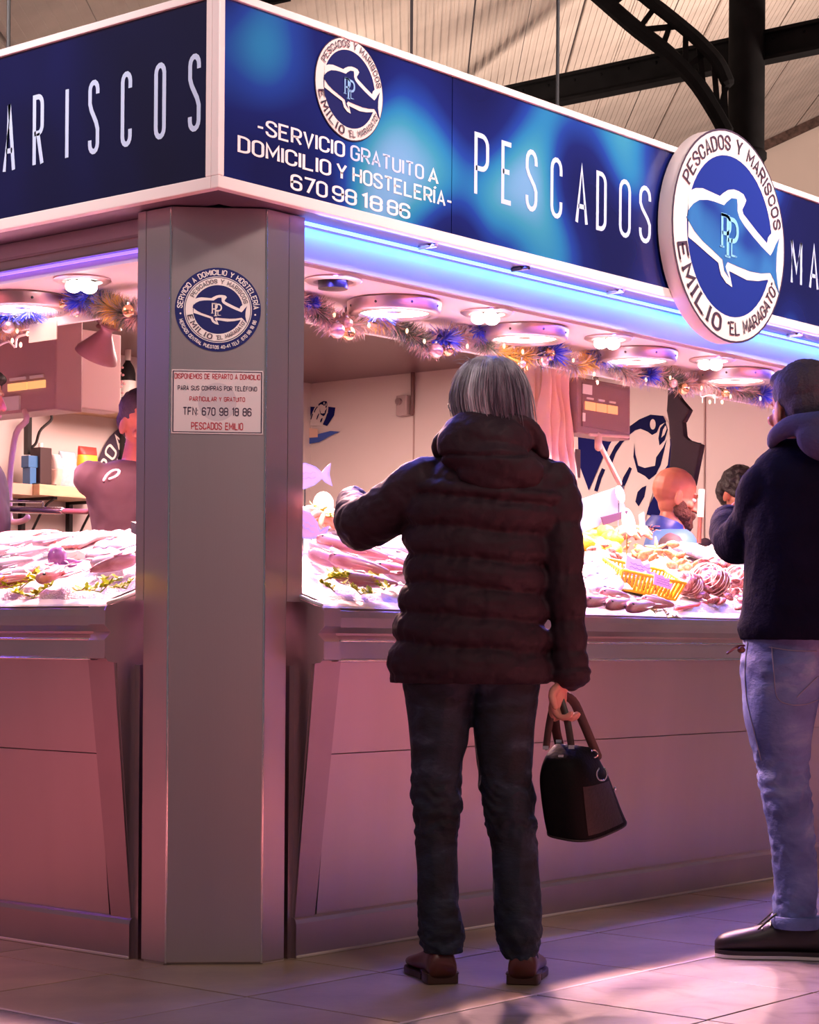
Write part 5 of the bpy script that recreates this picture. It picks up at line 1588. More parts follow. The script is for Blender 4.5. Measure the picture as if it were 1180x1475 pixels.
# ---- price cards
def card(pts, plane, m, ink, lab, lines=3, name='price_card', pin=None):
    P_ = [at(*p, **plane) for p in pts]; c = sum(P_, V((0, 0, 0))) / len(P_)
    t = thing(name, lab, 'price card', c)
    n = (P_[1] - P_[0]).cross(P_[-1] - P_[0]).normalized()
    if (CAM - c).dot(n) < 0: n = -n
    g = G(); g.prism([p - n * .003 for p in P_], n * .003); g.build('card', m, t)
    e1 = (P_[1] - P_[0]); e2 = (P_[-1] - P_[0])
    if lines:
        g = G()
        for k_ in range(lines):
            y = .25 + .5 * k_ / max(1, lines - 1)
            ribbon(g, [(.18 + .64 * q / 20, y + .03 * sin(q * 1.9 + k_) * (1 + .5 * sin(q * .7))) for q in range(21)], False, .007, lambda x, y: P_[0] + e1 * x + e2 * y + n * .001)
        g.build('handwriting', ink, t)
    if pin:
        g = G(); a = at(*pin, **plane); g.cyl(a - n * .008, V((a.x, a.y, a.z - .10)) - n * .008, .0035, 6); g.build('pin', CHROME, t)
    return t
INK = mat('faint_ink', (.55, .42, .30), .6)
card([(94, 800), (112, 792), (150, 812), (140, 830), (105, 824)], dict(X=.42), mat('cream_card', (.93, .84, .66), .5), INK, 'cream price card with faint handwriting beside the purple octopus', 3, pin=(134, 826))
card([(824, 724), (888, 702), (906, 741), (868, 752), (862, 758), (830, 770)], dict(Y=.72), mat('blue_white_card', (.42, .47, .62), .4), INK, 'large blank bluish-white card below the scale arm', 0, name='paper_sheet')
card([(866, 745), (905, 735), (902, 745), (870, 757)], dict(Y=.70), mat('dark_tag', (.16, .08, .12), .5), INK, 'small dark tag beneath the bluish-white card', 0, name='dark_tag')
for (px, py, r, l) in ((905, 752, .058, 'round white price sign with faint writing left of the bald seller'), (893, 712, .036, 'small round white tag above the round price sign')):
    c = at(px, py, Y=.70); g = G(); g.lathe(c, [(r, 0), (r, .004)], 32, (.15, -1, .2)); t = thing('round_price_sign', l, 'price card', c); g.build('disc', WHITE_P, t)
    g = G(); 
    for k_ in range(3): ribbon(g, [(-.5 + q / 12, .25 - .25 * k_ + .04 * sin(q * 2)) for q in range(13)], False, .02, lambda x, y: c + V((x * r, -.006, y * r)))
    g.build('handwriting', INK, t)
    g = G(); g.cyl(c + V((0, .006, 0)), c + V((0, .006, -r - .12)), .003, 6); g.build('pin', CHROME, t)
card([(921, 742), (928, 738), (931, 768), (924, 772)], dict(Y=.70), WHITE_P, INK, 'narrow white card edge against the seller\'s vest', 0)
# knife-like rod in front of seller
t = thing('price_stick', 'pale stick with a dark brown foot right of the bald seller', 'stick', at(1007, 782, Y=.8))
g = G(); g.cyl(at(1007, 782, Y=.8), at(1009, 740, Y=.8), .010, 10); g.build('dark_foot', mat('stick_brown', (.10, .03, .02), .4), t)
g = G(); g.cyl(at(1009, 745, Y=.8), at(1011, 705, Y=.8), .014, 10); g.build('pale_rod', mat('stick_pale', (.62, .48, .40), .5), t)
# small paper at the lip near hooded man: a carabiner / tag
for p_ in protos.values():
    pass
# ================================================================== PEOPLE
def loft_body(g, rows, n=72, N=90, ex=2.3, disp=None, r=RIGHT, f=FWD):
    """rows: (z, left, right, half depth, forward shift, centre offset unused); rings in the person's frame"""
    rs = []
    for (z, c, hw, hd, fy) in spline(rows, N):
        ring = []
        for i in range(n):
            a = 2 * pi * i / n; ca, sa = cos(a), sin(a)
            x = hw * math.copysign(abs(ca) ** (2 / ex), ca); y = hd * math.copysign(abs(sa) ** (2 / ex), sa)
            dd = disp(z, a) if disp else 0
            k_ = 1 + dd / max(.05, sqrt(x * x + y * y))
            ring.append((c + x * k_, fy + y * k_, z))
        rs.append(ring)
    return rs


class Fig:
    """a figure built in metres; m(px,py,dy) reads the reference at the figure's own distance"""
    def __init__(s, D, foot):
        s.D = D; s.root = foot

    def m(s, px, py, dy=0): return at(px, py, D=s.D + dy)

    def rows(s, table):
        """table of (py, left px, right px, half depth, forward shift) -> world rings rows in (z, c, hw, hd, fy)"""
        out = []
        for py, l, r_, hd, dy in table:
            a = s.m(l, py, dy); b = s.m(r_, py, dy); c = (a + b) / 2 - V(s.root)
            out.append((c.z, c.dot(RIGHT), (b - a).length / 2, hd, c.dot(FWD)))
        return out

    def ringverts(s, rs):
        return [[V(s.root) + RIGHT * x + FWD * y + V((0, 0, z)) for x, y, z in r_] for r_ in rs]


def head_bits(g, c, face, up=V((0, 0, 1)), k=1.0, hair_only=False, nose=1.0):
    """skull, jaw, nose, ears, brow, lips around head centre c; face = facing direction"""
    f = V(face).normalized(); u = (V(up) - f * V(up).dot(f)).normalized(); r_ = f.cross(u)
    M = Matrix((r_, f, u)).transposed()
    def q(x, y, z): return c + (r_ * x + f * y + u * z) * k
    def e(x, y, z, a, b, d, R=None): g.ell(q(x, y, z), a * k, b * k, d * k, M @ R if R else M)
    e(0, -.012, .035, .077, .096, .088)
    e(0, .012, -.02, .066, .078, .075)
    e(0, .030, -.066, .052, .058, .046)
    e(0, .070, -.098, .022, .022, .018)
    e(0, .074, .028, .050, .018, .014)
    g.tube([q(0, .088, .018), q(0, .100 * 1.02, -.004), q(0, .112 * nose, -.028)], [.008 * k, .010 * k, .013 * k], 10)
    for sgn in (-1, 1):
        e(sgn * .011, .098, -.030, .009, .010, .007)
        e(sgn * .078, -.005, -.012, .008, .018, .032, Matrix.Rotation(sgn * .25, 3, 'Z'))
        e(sgn * .046, .060, -.022, .022, .018, .018)
    e(0, .092, -.056, .024, .010, .006); e(0, .090, -.067, .021, .010, .007)
    return q, M


def eyes(root, q, M, k=1.0, iris=(.08, .04, .03)):
    for sgn in (-1, 1):
        g = G(); g.ell(q(sgn * .031, .074, .006), .012 * k, .012 * k, .010 * k, M, 12, 8); o = g.build('eye', EYEW, root, smooth='all')
        g = G(); g.ell(q(sgn * .031, .084, .005), .005 * k, .003 * k, .005 * k, M, 10, 6); g.build('iris', HAIR_D, o, smooth='all')


def hand(g, w, d, palm, thumb, curl=.5, k=1.0, spread=.12):
    """w wrist, d towards the fingers, palm = palm normal (fingers curl that way), thumb = side of the thumb"""
    d = V(d).normalized(); palm = V(palm); palm = (palm - d * palm.dot(d)).normalized(); s = d.cross(palm)
    if s.dot(V(thumb)) < 0: s = -s
    kk = w + d * .085 * k
    g.tube([w - d * .02, w + d * .02 * k, w + d * .05 * k, kk], [.024 * k, .029 * k, .036 * k, .036 * k], 12, flat=.52, ref=palm)
    for i, (off, L_) in enumerate(((.030, .072), (.010, .080), (-.011, .074), (-.030, .058))):
        b = kk + s * off * k - d * .008; dd = (d + s * (spread * (.9 - .6 * i))).normalized(); pts = [b]; a = .25 * curl
        for seg, l in enumerate((.45, .30, .25)):
            a += curl * (.75 if seg else .55)
            v = dd * cos(a) + palm * sin(a)
            pts.append(pts[-1] + v * L_ * l * k * 1.05)
        g.tube(sp3(pts, 9), [.0095 * k] * 3 + [.0088 * k] * 3 + [.008 * k] * 2 + [.0066 * k], 10)
    b = w + d * .028 * k + s * .026 * k
    g.tube(sp3([b, b + (s * .8 + d * .55).normalized() * .035 * k + palm * .006, b + (s * .8 + d * .55).normalized() * .035 * k + (d + palm * (.35 + curl * .4) + s * .1).normalized() * .038 * k], 8), [.013 * k] * 3 + [.0105 * k] * 3 + [.008 * k] * 2, 10)


def shoe(root, heel, toe, L_, W_, H_, mu, ms, name='shoe', sole_h=.022, heel_h=None, laces=None, sole2=None, ankle=.09):
    """heel: back end on the floor, toe: direction"""
    d = V(toe); d.z = 0; d.normalize(); s = d.cross(V((0, 0, 1))); up = V((0, 0, 1))
    c = V((heel.x, heel.y, 0))
    prof = [(0, .36, .55, .55), (.03, .40, .8, .8), (.12, .42, 1.0, 1.0), (.25, .40, .98, .98), (.36, .40, .86, .86), (.5, .44, .68, .66), (.65, .50, .52, .50), (.8, .48, .40, .38), (.92, .36, .30, .28), (1, .12, .20, .18)]
    if sole2: prof = [(0, .34, .62, 0), (.03, .40, .80, 0), (.12, .42, .98, 0), (.25, .40, .98, 0), (.34, .40, .92, 0), (.45, .42, .80, 0), (.6, .47, .64, 0), (.75, .48, .54, 0), (.88, .42, .46, 0), (.96, .28, .38, 0), (1, .14, .24, 0)]
    P_ = spline([(u, w, h) for u, w, h, _ in prof], 26)
    g = G(); rs = []
    for u, w, h in P_:
        ring = []
        for i in range(20):
            a = 2 * pi * i / 20; ca, sa = cos(a), sin(a)
            y = W_ * w * math.copysign(abs(ca) ** .75, ca)
            z = sole_h * .9 + (H_ - sole_h) * h * (.5 + .5 * math.copysign(abs(sa) ** .8, sa)) * 1.0
            taper = 1 - .42 * max(0, (z - sole_h) / H_) ** 1.2
            ring.append(c + d * (u * L_) + s * (y * taper + W_ * .06 * sin(u * pi)) + up * z)
        rs.append(ring)
    g.rings(rs); up_o = g.build(name, mu, root, smooth='all')
    def solep(z0, z1, u0, u1, k_, nm_, m):
        g = G(); pts = []
        ss = [(u, w) for u, w, h in P_ if u0 <= u <= u1]
        for u, w in ss: pts.append((u, W_ * w * k_))
        poly = [c + d * (u * L_) + s * (y + W_ * .06 * sin(u * pi)) for u, y in pts] + [c + d * (u * L_) + s * (-y + W_ * .06 * sin(u * pi)) for u, y in reversed(pts)]
        g.prism([p + up * z0 for p in poly], up * (z1 - z0)); g.build(nm_, m, up_o, bevel=.002)
    if heel_h:
        solep(.001, heel_h, 0, .30, 1.0, 'heel', ms); solep(heel_h * .55 if False else .001, sole_h, .30, 1.0, 1.04, 'sole', ms)
        solep(heel_h, heel_h + .004, 0, .32, 1.05, 'welt', ms)
    else:
        solep(.001, sole_h, 0, 1.0, 1.06, 'sole', sole2 or ms)
        if sole2: solep(sole_h * .55, sole_h + .004, 0, 1.0, 1.07, 'sole_band', ms)
    return up_o, d, s, c


def cast(o, px, py):
    """point of a built surface under a reference position"""
    dg = bpy.context.evaluated_depsgraph_get()
    w = wloc(o)
    bv = BVHCACHE.get(o.name)
    if bv is None:
        bv = BVHTree.FromPolygons([v.co + w for v in o.data.vertices], [tuple(p.vertices) for p in o.data.polygons]); BVHCACHE[o.name] = bv
    h = bv.ray_cast(CAM, ray(px, py).normalized())
    return h[0], h[1]


BVHCACHE = {}


def seam(o, pts, r, m, nm_, parent, lift=.0015, n=30):
    ps = []
    for x, y in spline(pts, n):
        h, nn = cast(o, x, y)
        if h is not None: ps.append(h + nn * lift)
    if len(ps) < 3: return None
    g = G(); g.tube(ps, r, 6); return g.build(nm_, m, parent, smooth=True)


# ------------------------------------------------------------------ the grey-haired shopper
foot = at(690, 1414, Z=0)
W_ = Fig(5.51, foot)
W1 = thing('person', 'grey-haired person in a dark quilted jacket seen from behind, holding a black handbag', 'person', foot)
m = W_.m
SEAMS = [700, 722, 766, 808, 849, 891, 934, 984]
def puff_z(py):
    for a, b in zip(SEAMS, SEAMS[1:]):
        if a <= py < b:
            t = (py - a) / (b - a); return (1 - abs(2 * t - 1) ** 2.6)
    return .3
zpx = lambda z: 1414 - z * 531.6 + 2
TB = [(984, 562, 788, .150, 0), (972, 561, 790, .155, 0), (940, 566, 789, .150, 0), (900, 573, 786, .142, 0), (860, 580, 783, .134, 0), (815, 588, 783, .128, 0.0), (775, 586, 790, .128, 0.01),
      (740, 588, 806, .132, .01), (710, 592, 815, .130, .015), (685, 604, 808, .118, .02), (665, 625, 790, .100, .03), (645, 650, 770, .080, .04), (625, 660, 758, .065, .05)]
def dsp(z, a):
    py = zpx(z) - 9 * cos(a) + 4 * noise.noise(V((cos(a) * 2, sin(a) * 2, z * 8)))
    p_ = puff_z(py) if py > 700 else .3
    n_ = noise.noise(V((cos(a) * 7, sin(a) * 7, z * 30)))
    return .022 * p_ - .009 + .004 * n_ + .004 * (1 - p_) * sin(a * 34 + 5 * noise.noise(V((a * 4, z * 9, 2))))
g = G(); g.rings(W_.ringverts(loft_body(g, W_.rows(TB), N=150, disp=dsp, n=110)))
def armd(seams_u, A=.010):
    def f(u, th, p):
        k_ = 0
        for a, b in zip(seams_u, seams_u[1:]):
            if a <= u <= b: k_ = 1 - abs(2 * (u - a) / (b - a) - 1) ** 2.4
        return A * k_ - A * .4 + .004 * noise.noise(p * 22) + .0035 * (1 - k_) * sin(th * 11 + 9 * noise.noise(p * 6))
    return f
# right arm, hanging
ra = sp3([m(780, 690, .02), m(800, 712, .01), m(808, 760, -.01), m(813, 830, -.03), m(818, 900, -.03), m(820, 945, -.03), m(822, 972, -.03)], 60)
rr_ = [q[0] for q in spline([(.066,), (.066,), (.055,), (.051,), (.047,), (.045,), (.050,)], 60)]
g.tube(ra, rr_, 36, disp=armd([0, .17, .33, .49, .65, .80, .93, 1.01]))
g.lathe(ra[-1] + V((0, 0, .012)), [(.040, .01), (.050, 0), (.056, -.022), (.050, -.03), (.03, -.03)], 30, (ra[-2] - ra[-1]) * -1 + V((0, 0, 0)) if False else (0.05, 0, 1))
# left arm: upper arm out to the elbow, forearm forward and up to the cuff
la = sp3([m(625, 690, .02), m(598, 705, .02), m(560, 735, .06), m(530, 752, .11), m(520, 757, .15), m(512, 745, .22), m(508, 730, .30), m(508, 722, .36)], 70)
lr = [q[0] for q in spline([(.068,), (.074,), (.074,), (.072,), (.070,), (.060,), (.050,), (.046,)], 70)]
def ld(u, th, p):
    w = math.exp(-((u - .30) / .16) ** 2)
    return .003 * noise.noise(p * 25) + w * .010 * noise.noise(V((p.x * 38, p.y * 38, p.z * 16))) + .006 * noise.noise(V((u * 14, th * 1.2, 3)))
g.tube(la, lr, 36, disp=ld)
jk = g.build('jacket', JACKET, W1)
def jd(p, n_):
    q = p
    return .0022 * noise.noise(V((q.x * 30, q.y * 30, q.z * 60))) + .0012 * noise.noise(q * 80)
remesh(jk, .0062, jd)
# ruched tucks on the left sleeve
# hood lying on the back
g = G()
hc = m(706, 648, -.055)
Mh = Matrix((RIGHT, FWD, V((0, 0, 1)))).transposed()
g.ell(m(700, 634, -.03), .125, .100, .078, Mh @ Matrix.Rotation(.12, 3, 'Y'), 40, 24)
g.ell(m(714, 668, -.075), .135, .078, .066, Mh @ Matrix.Rotation(.30, 3, 'Y'), 40, 24)
g.ell(m(690, 655, -.055), .118, .082, .075, Mh @ Matrix.Rotation(.35, 3, 'Y'), 40, 24)
g.ell(m(706, 686, -.095), .090, .045, .045, Mh @ Matrix.Rotation(.2, 3, 'Y'), 40, 24)
g.tube(sp3([m(640, 660, .02), m(632, 645, .0), m(652, 618, -.03), m(690, 603, -.06), m(735, 602, -.06), m(768, 615, -.03), (m(780, 650, .0)), m(786, 680, .03)], 40), [q[0] for q in spline([(.020,), (.022,), (.018,), (.016,), (.016,), (.018,), (.022,), (.020,)], 40)], 18)
hd = g.build('hood', JACKET, W1)
def hdd(p, n_):
    py = zpx(p.z - 0)
    cr = math.exp(-((py - 664 - 8 * noise.noise(p * 9)) / 2.6) ** 2)
    return -.010 * cr + .006 * noise.noise(V((p.x * 14, p.y * 14, p.z * 26))) + .002 * noise.noise(p * 60)
remesh(hd, .006, hdd, 3)
# body
g = G()
hcw = m(705, 577, .055)
face = (FWD * 1 - RIGHT * .38 + V((0, 0, -.12))).normalized()
q_, M_ = head_bits(g, hcw, face, k=1.0)
g.tube([hcw + V((0, 0, -.05)) - FWD * .02, m(705, 640, .06), m(703, 680, .04)], [.052, .056, .07], 20)
g.rings(W_.ringverts(loft_body(g, [(z, c, hw - .03, hd - .03, fy) for z, c, hw, hd, fy in W_.rows(TB[:-3])], N=30, n=30)))
g.tube([m(793, 705, .0), m(813, 830, -.03), m(820, 950, -.03), m(812, 985, -.03)], [.04, .036, .028, .024], 14)
g.tube([m(610, 705, .02), m(522, 757, .14), m(508, 725, .34), m(508, 722, .42)], [.04, .038, .03, .025], 14)
hand(g, m(508, 722, .42), FWD * 1 - V((0, 0, .5)), V((0, 0, -1)), RIGHT, .5)
wr_p = m(810, 978, -.03)
hand(g, wr_p, V((0, 0, -1)) - RIGHT * .18, RIGHT * .85 - FWD * .5, -FWD * 1 - RIGHT * .3, 1.05, 1.0, .04)
for (pts, rad) in ((((632, 1000), (630, 1150), (636, 1360)), (.06, .045, .034)), (((728, 1000), (733, 1150), (748, 1365)), (.06, .045, .034))):
    g.tube([m(x, y) for x, y in pts], rad, 16)
bd = g.build('body', SKIN, W1); remesh(bd, .0045)
eyes(W1, q_, M_)
# hair: bob falling to the hood, with strands
g = G(); 
HB = [(516, 698, 714, .018, .05), (519, 686, 728, .045, .05), (526, 674, 740, .072, .045), (540, 662, 751, .096, .04), (560, 654, 759, .108, .035), (580, 651, 763, .110, .03), (600, 655, 765, .100, .02), (618, 663, 768, .085, .01), (630, 672, 766, .070, .0)]
def hrd(z, a):
    return .0035 * sin(a * 23 + 3 * noise.noise(V((a * 2, z * 6, 1)))) + .0025 * sin(a * 57 + z * 20) + .004 * noise.noise(V((cos(a) * 4, sin(a) * 4, z * 9)))
g.rings(W_.ringverts(loft_body(g, W_.rows(HB), N=50, ex=2.1, disp=hrd, n=140)))
hr = g.build('hair', HAIR_G, W1, smooth='all')
g = G(); rs_ = random.Random(9)
top = m(700, 517, .05)
hb = W_.rows(HB)
HBS = spline(hb, 60)
for i in range(650):
    a = rs_.uniform(0, 2 * pi); ln_ = rs_.uniform(.45, 1.0); pts = []
    a2 = a + rs_.uniform(-.12, .12); off = rs_.uniform(.0, .007); fl = rs_.random() < .10
    nn = 9
    for j in range(nn):
        v = j / (nn - 1) * ln_
        z, c, hw, hd_, fy = HBS[int(v * 59)]
        ex_ = off + (.012 * v if fl else 0)
        pts.append(V(foot) + RIGHT * (c + (hw + ex_) * cos(a + (a2 - a) * v)) + FWD * (fy + (hd_ + ex_) * sin(a + (a2 - a) * v)) + V((0, 0, z + off * .4)))
    g.tube(pts, [.0016, .0016, .0016, .0015, .0014, .0013, .0012, .001, .0006], 4)
g2 = g
for i in range(34):
    p = m(rs_.uniform(668, 712), rs_.uniform(517, 528), rs_.uniform(-.02, .06)); d = -RIGHT * rs_.uniform(.1, 1) + V((0, 0, rs_.uniform(.0, .8))) - FWD * rs_.uniform(-.5, .5)
    L2 = rs_.uniform(.012, .038); g.tube([p, p + d * L2 * .6, p + d * L2 - V((0, 0, .004))], [.0009, .0007, .0004], 4)
g.build('hair_strands', HAIR_G, hr, smooth=True)['kind'] = 'stuff'
# glasses temple + rim seen at the left of the face
g = G(); g.tube([q_(-.081, -.02, .008), q_(-.080, .06, .012), q_(-.062, .095, .010)], .0018, 6); g.tube([q_(-.058 + .024 * cos(t_), .098, .002 + .02 * sin(t_)) for t_ in [2 * pi * k_ / 20 for k_ in range(21)]], .0016, 6)
g.tube([q_(.081, -.02, .008), q_(.080, .06, .012), q_(.062, .095, .010)], .0018, 6); g.tube([q_(.058 - .024 * cos(t_), .098, .002 + .02 * sin(t_)) for t_ in [2 * pi * k_ / 20 for k_ in range(21)]], .0016, 6)
g.build('spectacles', CHROME, W1, smooth=True)


# trousers
def leg_rows(L_pts, hdk=1.05, dy=0):
    rows = []
    for py, l, r_ in L_pts: rows.append((py, l, r_, 0, dy))
    return rows


def legloft(g, fig, tbl, folds, n=56, N=110, seed=0, dyf=None):
    rows = []
    for t_ in tbl:
        py, l, r_ = t_[:3]; dy = t_[3] if len(t_) > 3 else 0
        a = fig.m(l, py, dy); b = fig.m(r_, py, dy); c = (a + b) / 2 - V(fig.root)
        rows.append((c.z, c.dot(RIGHT), (b - a).length / 2, (b - a).length / 2 * 1.08, c.dot(FWD)))
    def dd(z, a):
        v = 0
        for zf, wd, amp in folds:
            w = math.exp(-((z - zf) / wd) ** 2)
            v += w * amp * (sin((z * 150 + 9 * noise.noise(V((cos(a) * 1.6, sin(a) * 1.6, z * 7 + seed))) * 1.4)) * .6 + noise.noise(V((cos(a) * 2.5, sin(a) * 2.5, z * 40 + seed))))
        return v + .0035 * noise.noise(V((cos(a) * 3, sin(a) * 3, z * 12 + seed)))
    g.rings(fig.ringverts(loft_body(g, rows, n=n, N=N, ex=2.15, disp=dd)))


g = G()
hipL = [(960, 578, 700), (985, 580, 690), (1010, 584, 681), (1037, 588, 677), (1069, 591, 674), (1095, 592, 667), (1130, 593, 665), (1157, 593, 665), (1175, 596, 664), (1200, 597, 660), (1240, 600, 659), (1286, 602, 660), (1308, 601, 663), (1335, 604, 667), (1352, 605, 668), (1372, 612, 666)]
hipR = [(960, 672, 786), (985, 678, 779), (1010, 680, 775), (1037, 681, 772), (1069, 684, 769), (1113, 689, 767), (1140, 692, 768), (1175, 697, 771), (1200, 704, 773), (1240, 709, 776), (1291, 711, 779), (1330, 713, 781), (1355, 716, 778), (1380, 726, 775)]
fo = [(.50, .07, .007), (.42, .05, .005), (.10, .06, .007), (.22, .05, .004), (.80, .06, .003)]
legloft(g, W_, hipL, fo, seed=1); legloft(g, W_, hipR, fo, seed=6)
tr = g.build('trousers', JEAN_D, W1); remesh(tr, .006)
# shoes
lh = m(638, 1418, -.05); lh.z = 0; rh = m(752, 1418, -.05); rh.z = 0
dL = (FWD * 1.0 - RIGHT * .26).normalized(); dR = (FWD * 1.0 + RIGHT * .12).normalized()
shoe(W1, lh, dL, .27, .112, .105, LEATH_R, LEATH_S, 'shoe', .018, .026)
shoe(W1, rh, dR, .27, .108, .105, LEATH_R, LEATH_S, 'shoe', .018, .026)

# ------------------------------------------------------------------ handbag
bagc = m(840, 1150, 0)
bag = thing('handbag', 'black handbag with brown end hanging from the grey-haired shopper\'s right hand', 'handbag', bagc)
def bring(pts, n=40, k_=3.2):
    """rounded quad from four corners"""
    a, b, c, d = [V(p) for p in pts]; out = []
    for i in range(n):
        t_ = 2 * pi * i / n + pi / n; x, y = cos(t_), sin(t_)
        x = math.copysign(abs(x) ** (2 / k_), x); y = math.copysign(abs(y) ** (2 / k_), y); u, v = (x + 1) / 2, (y + 1) / 2
        out.append(a * (1 - u) * (1 - v) + b * u * (1 - v) + c * u * v + d * (1 - u) * v)
    return out
SHB = 1.10
LV = [((783, 1200, -.06), (848, 1214, -.10), (913, 1182, .12), (846, 1172, .17)),
      ((779, 1180, -.065), (846, 1192, -.105), (905, 1165, .115), (842, 1155, .17)),
      ((775, 1150, -.065), (844, 1160, -.105), (895, 1140, .11), (838, 1132, .16)),
      ((774, 1120, -.06), (842, 1128, -.10), (885, 1116, .10), (832, 1110, .15)),
      ((781, 1096, -.05), (838, 1100, -.085), (874, 1098, .085), (828, 1092, .13)),
      ((793, 1078, -.02), (830, 1080, -.045), (866, 1084, .05), (832, 1078, .08)),
      ((803, 1071, 0), (826, 1072, -.02), (856, 1077, .03), (832, 1073, .05))]
RS_ = [bring([m(842 + (p[0] - 842) * SHB - 3, p[1], p[2]) for p in lv]) for lv in LV]
# densify
dense = []
cols = [spline([tuple(r_[j]) for r_ in RS_], 36) for j in range(40)]
dense = [[V(cols[j][i]) for j in range(40)] for i in range(36)]
g = G(); g.rings(dense); bb = g.build('bag_body', LEATH_K, bag, smooth='all')
# brown long side panel low on the right
g = G(); sd_ = []
for i in range(2, 17):
    ring = dense[i]; c = sum(ring, V((0, 0, 0))) / 40
    sd_.append([c + (p - c) * 1.012 for p in ring])
nB = len(sd_[0]); rows_ = []
sel = [j for j in range(40) if True]
# keep the columns whose outward side faces right
for ring in sd_:
    rows_.append([ring[j % 40] for j in range(35, 43)])
g.rings(rows_, caps=False, closed=False); g.build('side_panel', LEATH_B, bag, smooth='all')
g = G(); g.rings([[c_ + (p - c_) * k_ for p in dense[0]] for k_, c_ in ((1.01, sum(dense[0], V((0, 0, 0))) / 40),)] + [[p + V((0, 0, -.006)) for p in dense[0]]]); g.build('base', LEATH_B, bag, smooth='all')
STRAP = mat('strap_leather', (.035, .012, .010), .45)
def strap(pts, w=.010):
    g = G(); g.tube(sp3([m(*p) for p in pts], 26), w, 10, flat=.35, ref=FWD); g.build('handle', STRAP, bag, smooth=True)
strap([(787, 1076, -.04), (791, 1045, -.045), (797, 1018, -.045), (806, 1006, -.04), (812, 1020, -.05), (818, 1042, -.07), (823, 1074, -.08)])
strap([(806, 1073, .05), (801, 1050, .03), (800, 1022, .0), (810, 1003, -.01), (826, 1010, .0), (840, 1040, .04), (851, 1066, .06), (861, 1090, .07)], .013)
g = G()
for p in ((786, 1077, -.05), (823, 1076, -.085), (805, 1068, .03)):
    c = m(*p); g.obox(c, RIGHT * .008, FWD * .004, V((0, 0, .005)))
g.build('clasp', CHROME, bag)
g = G(); c = m(856, 1086, .02); g.tube([c + RIGHT * (.010 * cos(t_)) + V((0, 0, .010 * sin(t_))) for t_ in [2 * pi * k_ / 16 for k_ in range(17)]], .0022, 6); g.build('strap_ring', CHROME, bag, smooth=True)
g = G(); c = m(867, 1115, -.03); g.tube([c + RIGHT * (.014 * cos(t_)) + V((0, 0, .018 * sin(t_))) for t_ in [radians(125 + 300 * k_ / 20) for k_ in range(21)]], .0026, 6); g.build('charm_ring', CHROME, bag, smooth=True)
g = G(); c = m(808, 1089, -.12); g.obox(c, RIGHT * .007, FWD * .0015, V((0, 0, .003))); g.build('small_plate', CHROME, bag)
g = G(); c = m(886, 1136, .03); g.ell(c, .004, .004, .006); g.build('stud', CHROME, bag)

# ------------------------------------------------------------------ man in the dark hoodie, right edge
foot2 = at(1165, 1383, Z=0)
D2 = (foot2 - CAM).dot(FWD)
M2 = Fig(D2, foot2); m2 = M2.m
P2 = thing('person', 'dark-haired man in a dark blue hoodie and faded blue jeans at the right picture edge', 'person', foot2)
g = G()
T2 = [(922, 1068, 1300, .155, .02), (905, 1063, 1302, .165, .02), (880, 1068, 1300, .160, .02), (850, 1071, 1298, .152, .02), (810, 1074, 1298, .148, .02), (770, 1074, 1302, .146, .02), (730, 1076, 1308, .142, .025), (690, 1080, 1310, .135, .03), (665, 1090, 1296, .115, .04), (648, 1108, 1265, .092, .05), (634, 1120, 1232, .07, .06)]
def d2(z, a):
    return .007 * noise.noise(V((cos(a) * 2, sin(a) * 2, z * 5))) + .005 * noise.noise(V((cos(a) * 4, sin(a) * 4, z * 16))) + (.006 * sin(a * 40) * .3 if z < .97 else 0)
g.rings(M2.ringverts(loft_body(g, M2.rows(T2), N=90, disp=d2, n=80)))
def sl(u, th, p): return .006 * noise.noise(V((u * 12, th * .8, 1))) + .004 * noise.noise(p * 16)
g.tube(sp3([m2(1120, 690, .04), m2(1100, 710, .03), m2(1088, 750, .08), m2(1068, 776, .12), m2(1058, 778, .17), m2(1050, 765, .24), m2(1048, 752, .32), m2(1049, 745, .36)], 60), [q[0] for q in spline([(.075,), (.078,), (.070,), (.070,), (.066,), (.058,), (.052,), (.045,)], 60)], 30, disp=sl)
g.tube(sp3([m2(1275, 690, .04), m2(1300, 740, .0), m2(1310, 820, .05), m2(1290, 850, .16), m2(1260, 830, .30)], 50), [q[0] for q in spline([(.075,), (.078,), (.068,), (.062,), (.050,)], 50)], 30, disp=sl)
hj = g.build('hoodie', NAVYC, P2); remesh(hj, .0075, lambda p, n_: .0015 * noise.noise(p * 40))
# hood folded round the neck
g = G()
g.tube(sp3([m2(1112, 640, .04), m2(1118, 628, .0), m2(1142, 614, -.05), m2(1185, 612, -.09), m2(1225, 618, -.06), m2(1250, 640, .02)], 40), [q[0] for q in spline([(.016,), (.024,), (.032,), (.040,), (.036,), (.022,)], 40)], 20)
g.ell(m2(1200, 640, -.09), .11, .06, .06, Mh @ Matrix.Rotation(.3, 3, 'Y'), 30, 18)
hh = g.build('hood', HOODG, P2); remesh(hh, .007, lambda p, n_: .004 * noise.noise(V((p.x * 12, p.y * 12, p.z * 22))), 3)
g = G()
hc2 = m2(1154, 590, .06)
face2 = (FWD * 1.0 - RIGHT * .42 + V((0, 0, -.08))).normalized()
q2, MM2 = head_bits(g, hc2, face2, k=1.08)
g.tube([hc2 + V((0, 0, -.05)) - FWD * .01, m2(1160, 640, .07), m2(1170, 680, .05)], [.058, .062, .07], 20)
g.rings(M2.ringverts(loft_body(g, [(z, c, hw - .03, hd_ - .03, fy) for z, c, hw, hd_, fy in M2.rows(T2[:-3])], N=26, n=30)))
g.tube([m2(1110, 700, .04), m2(1062, 775, .16), m2(1049, 745, .38)], [.045, .04, .026], 14)
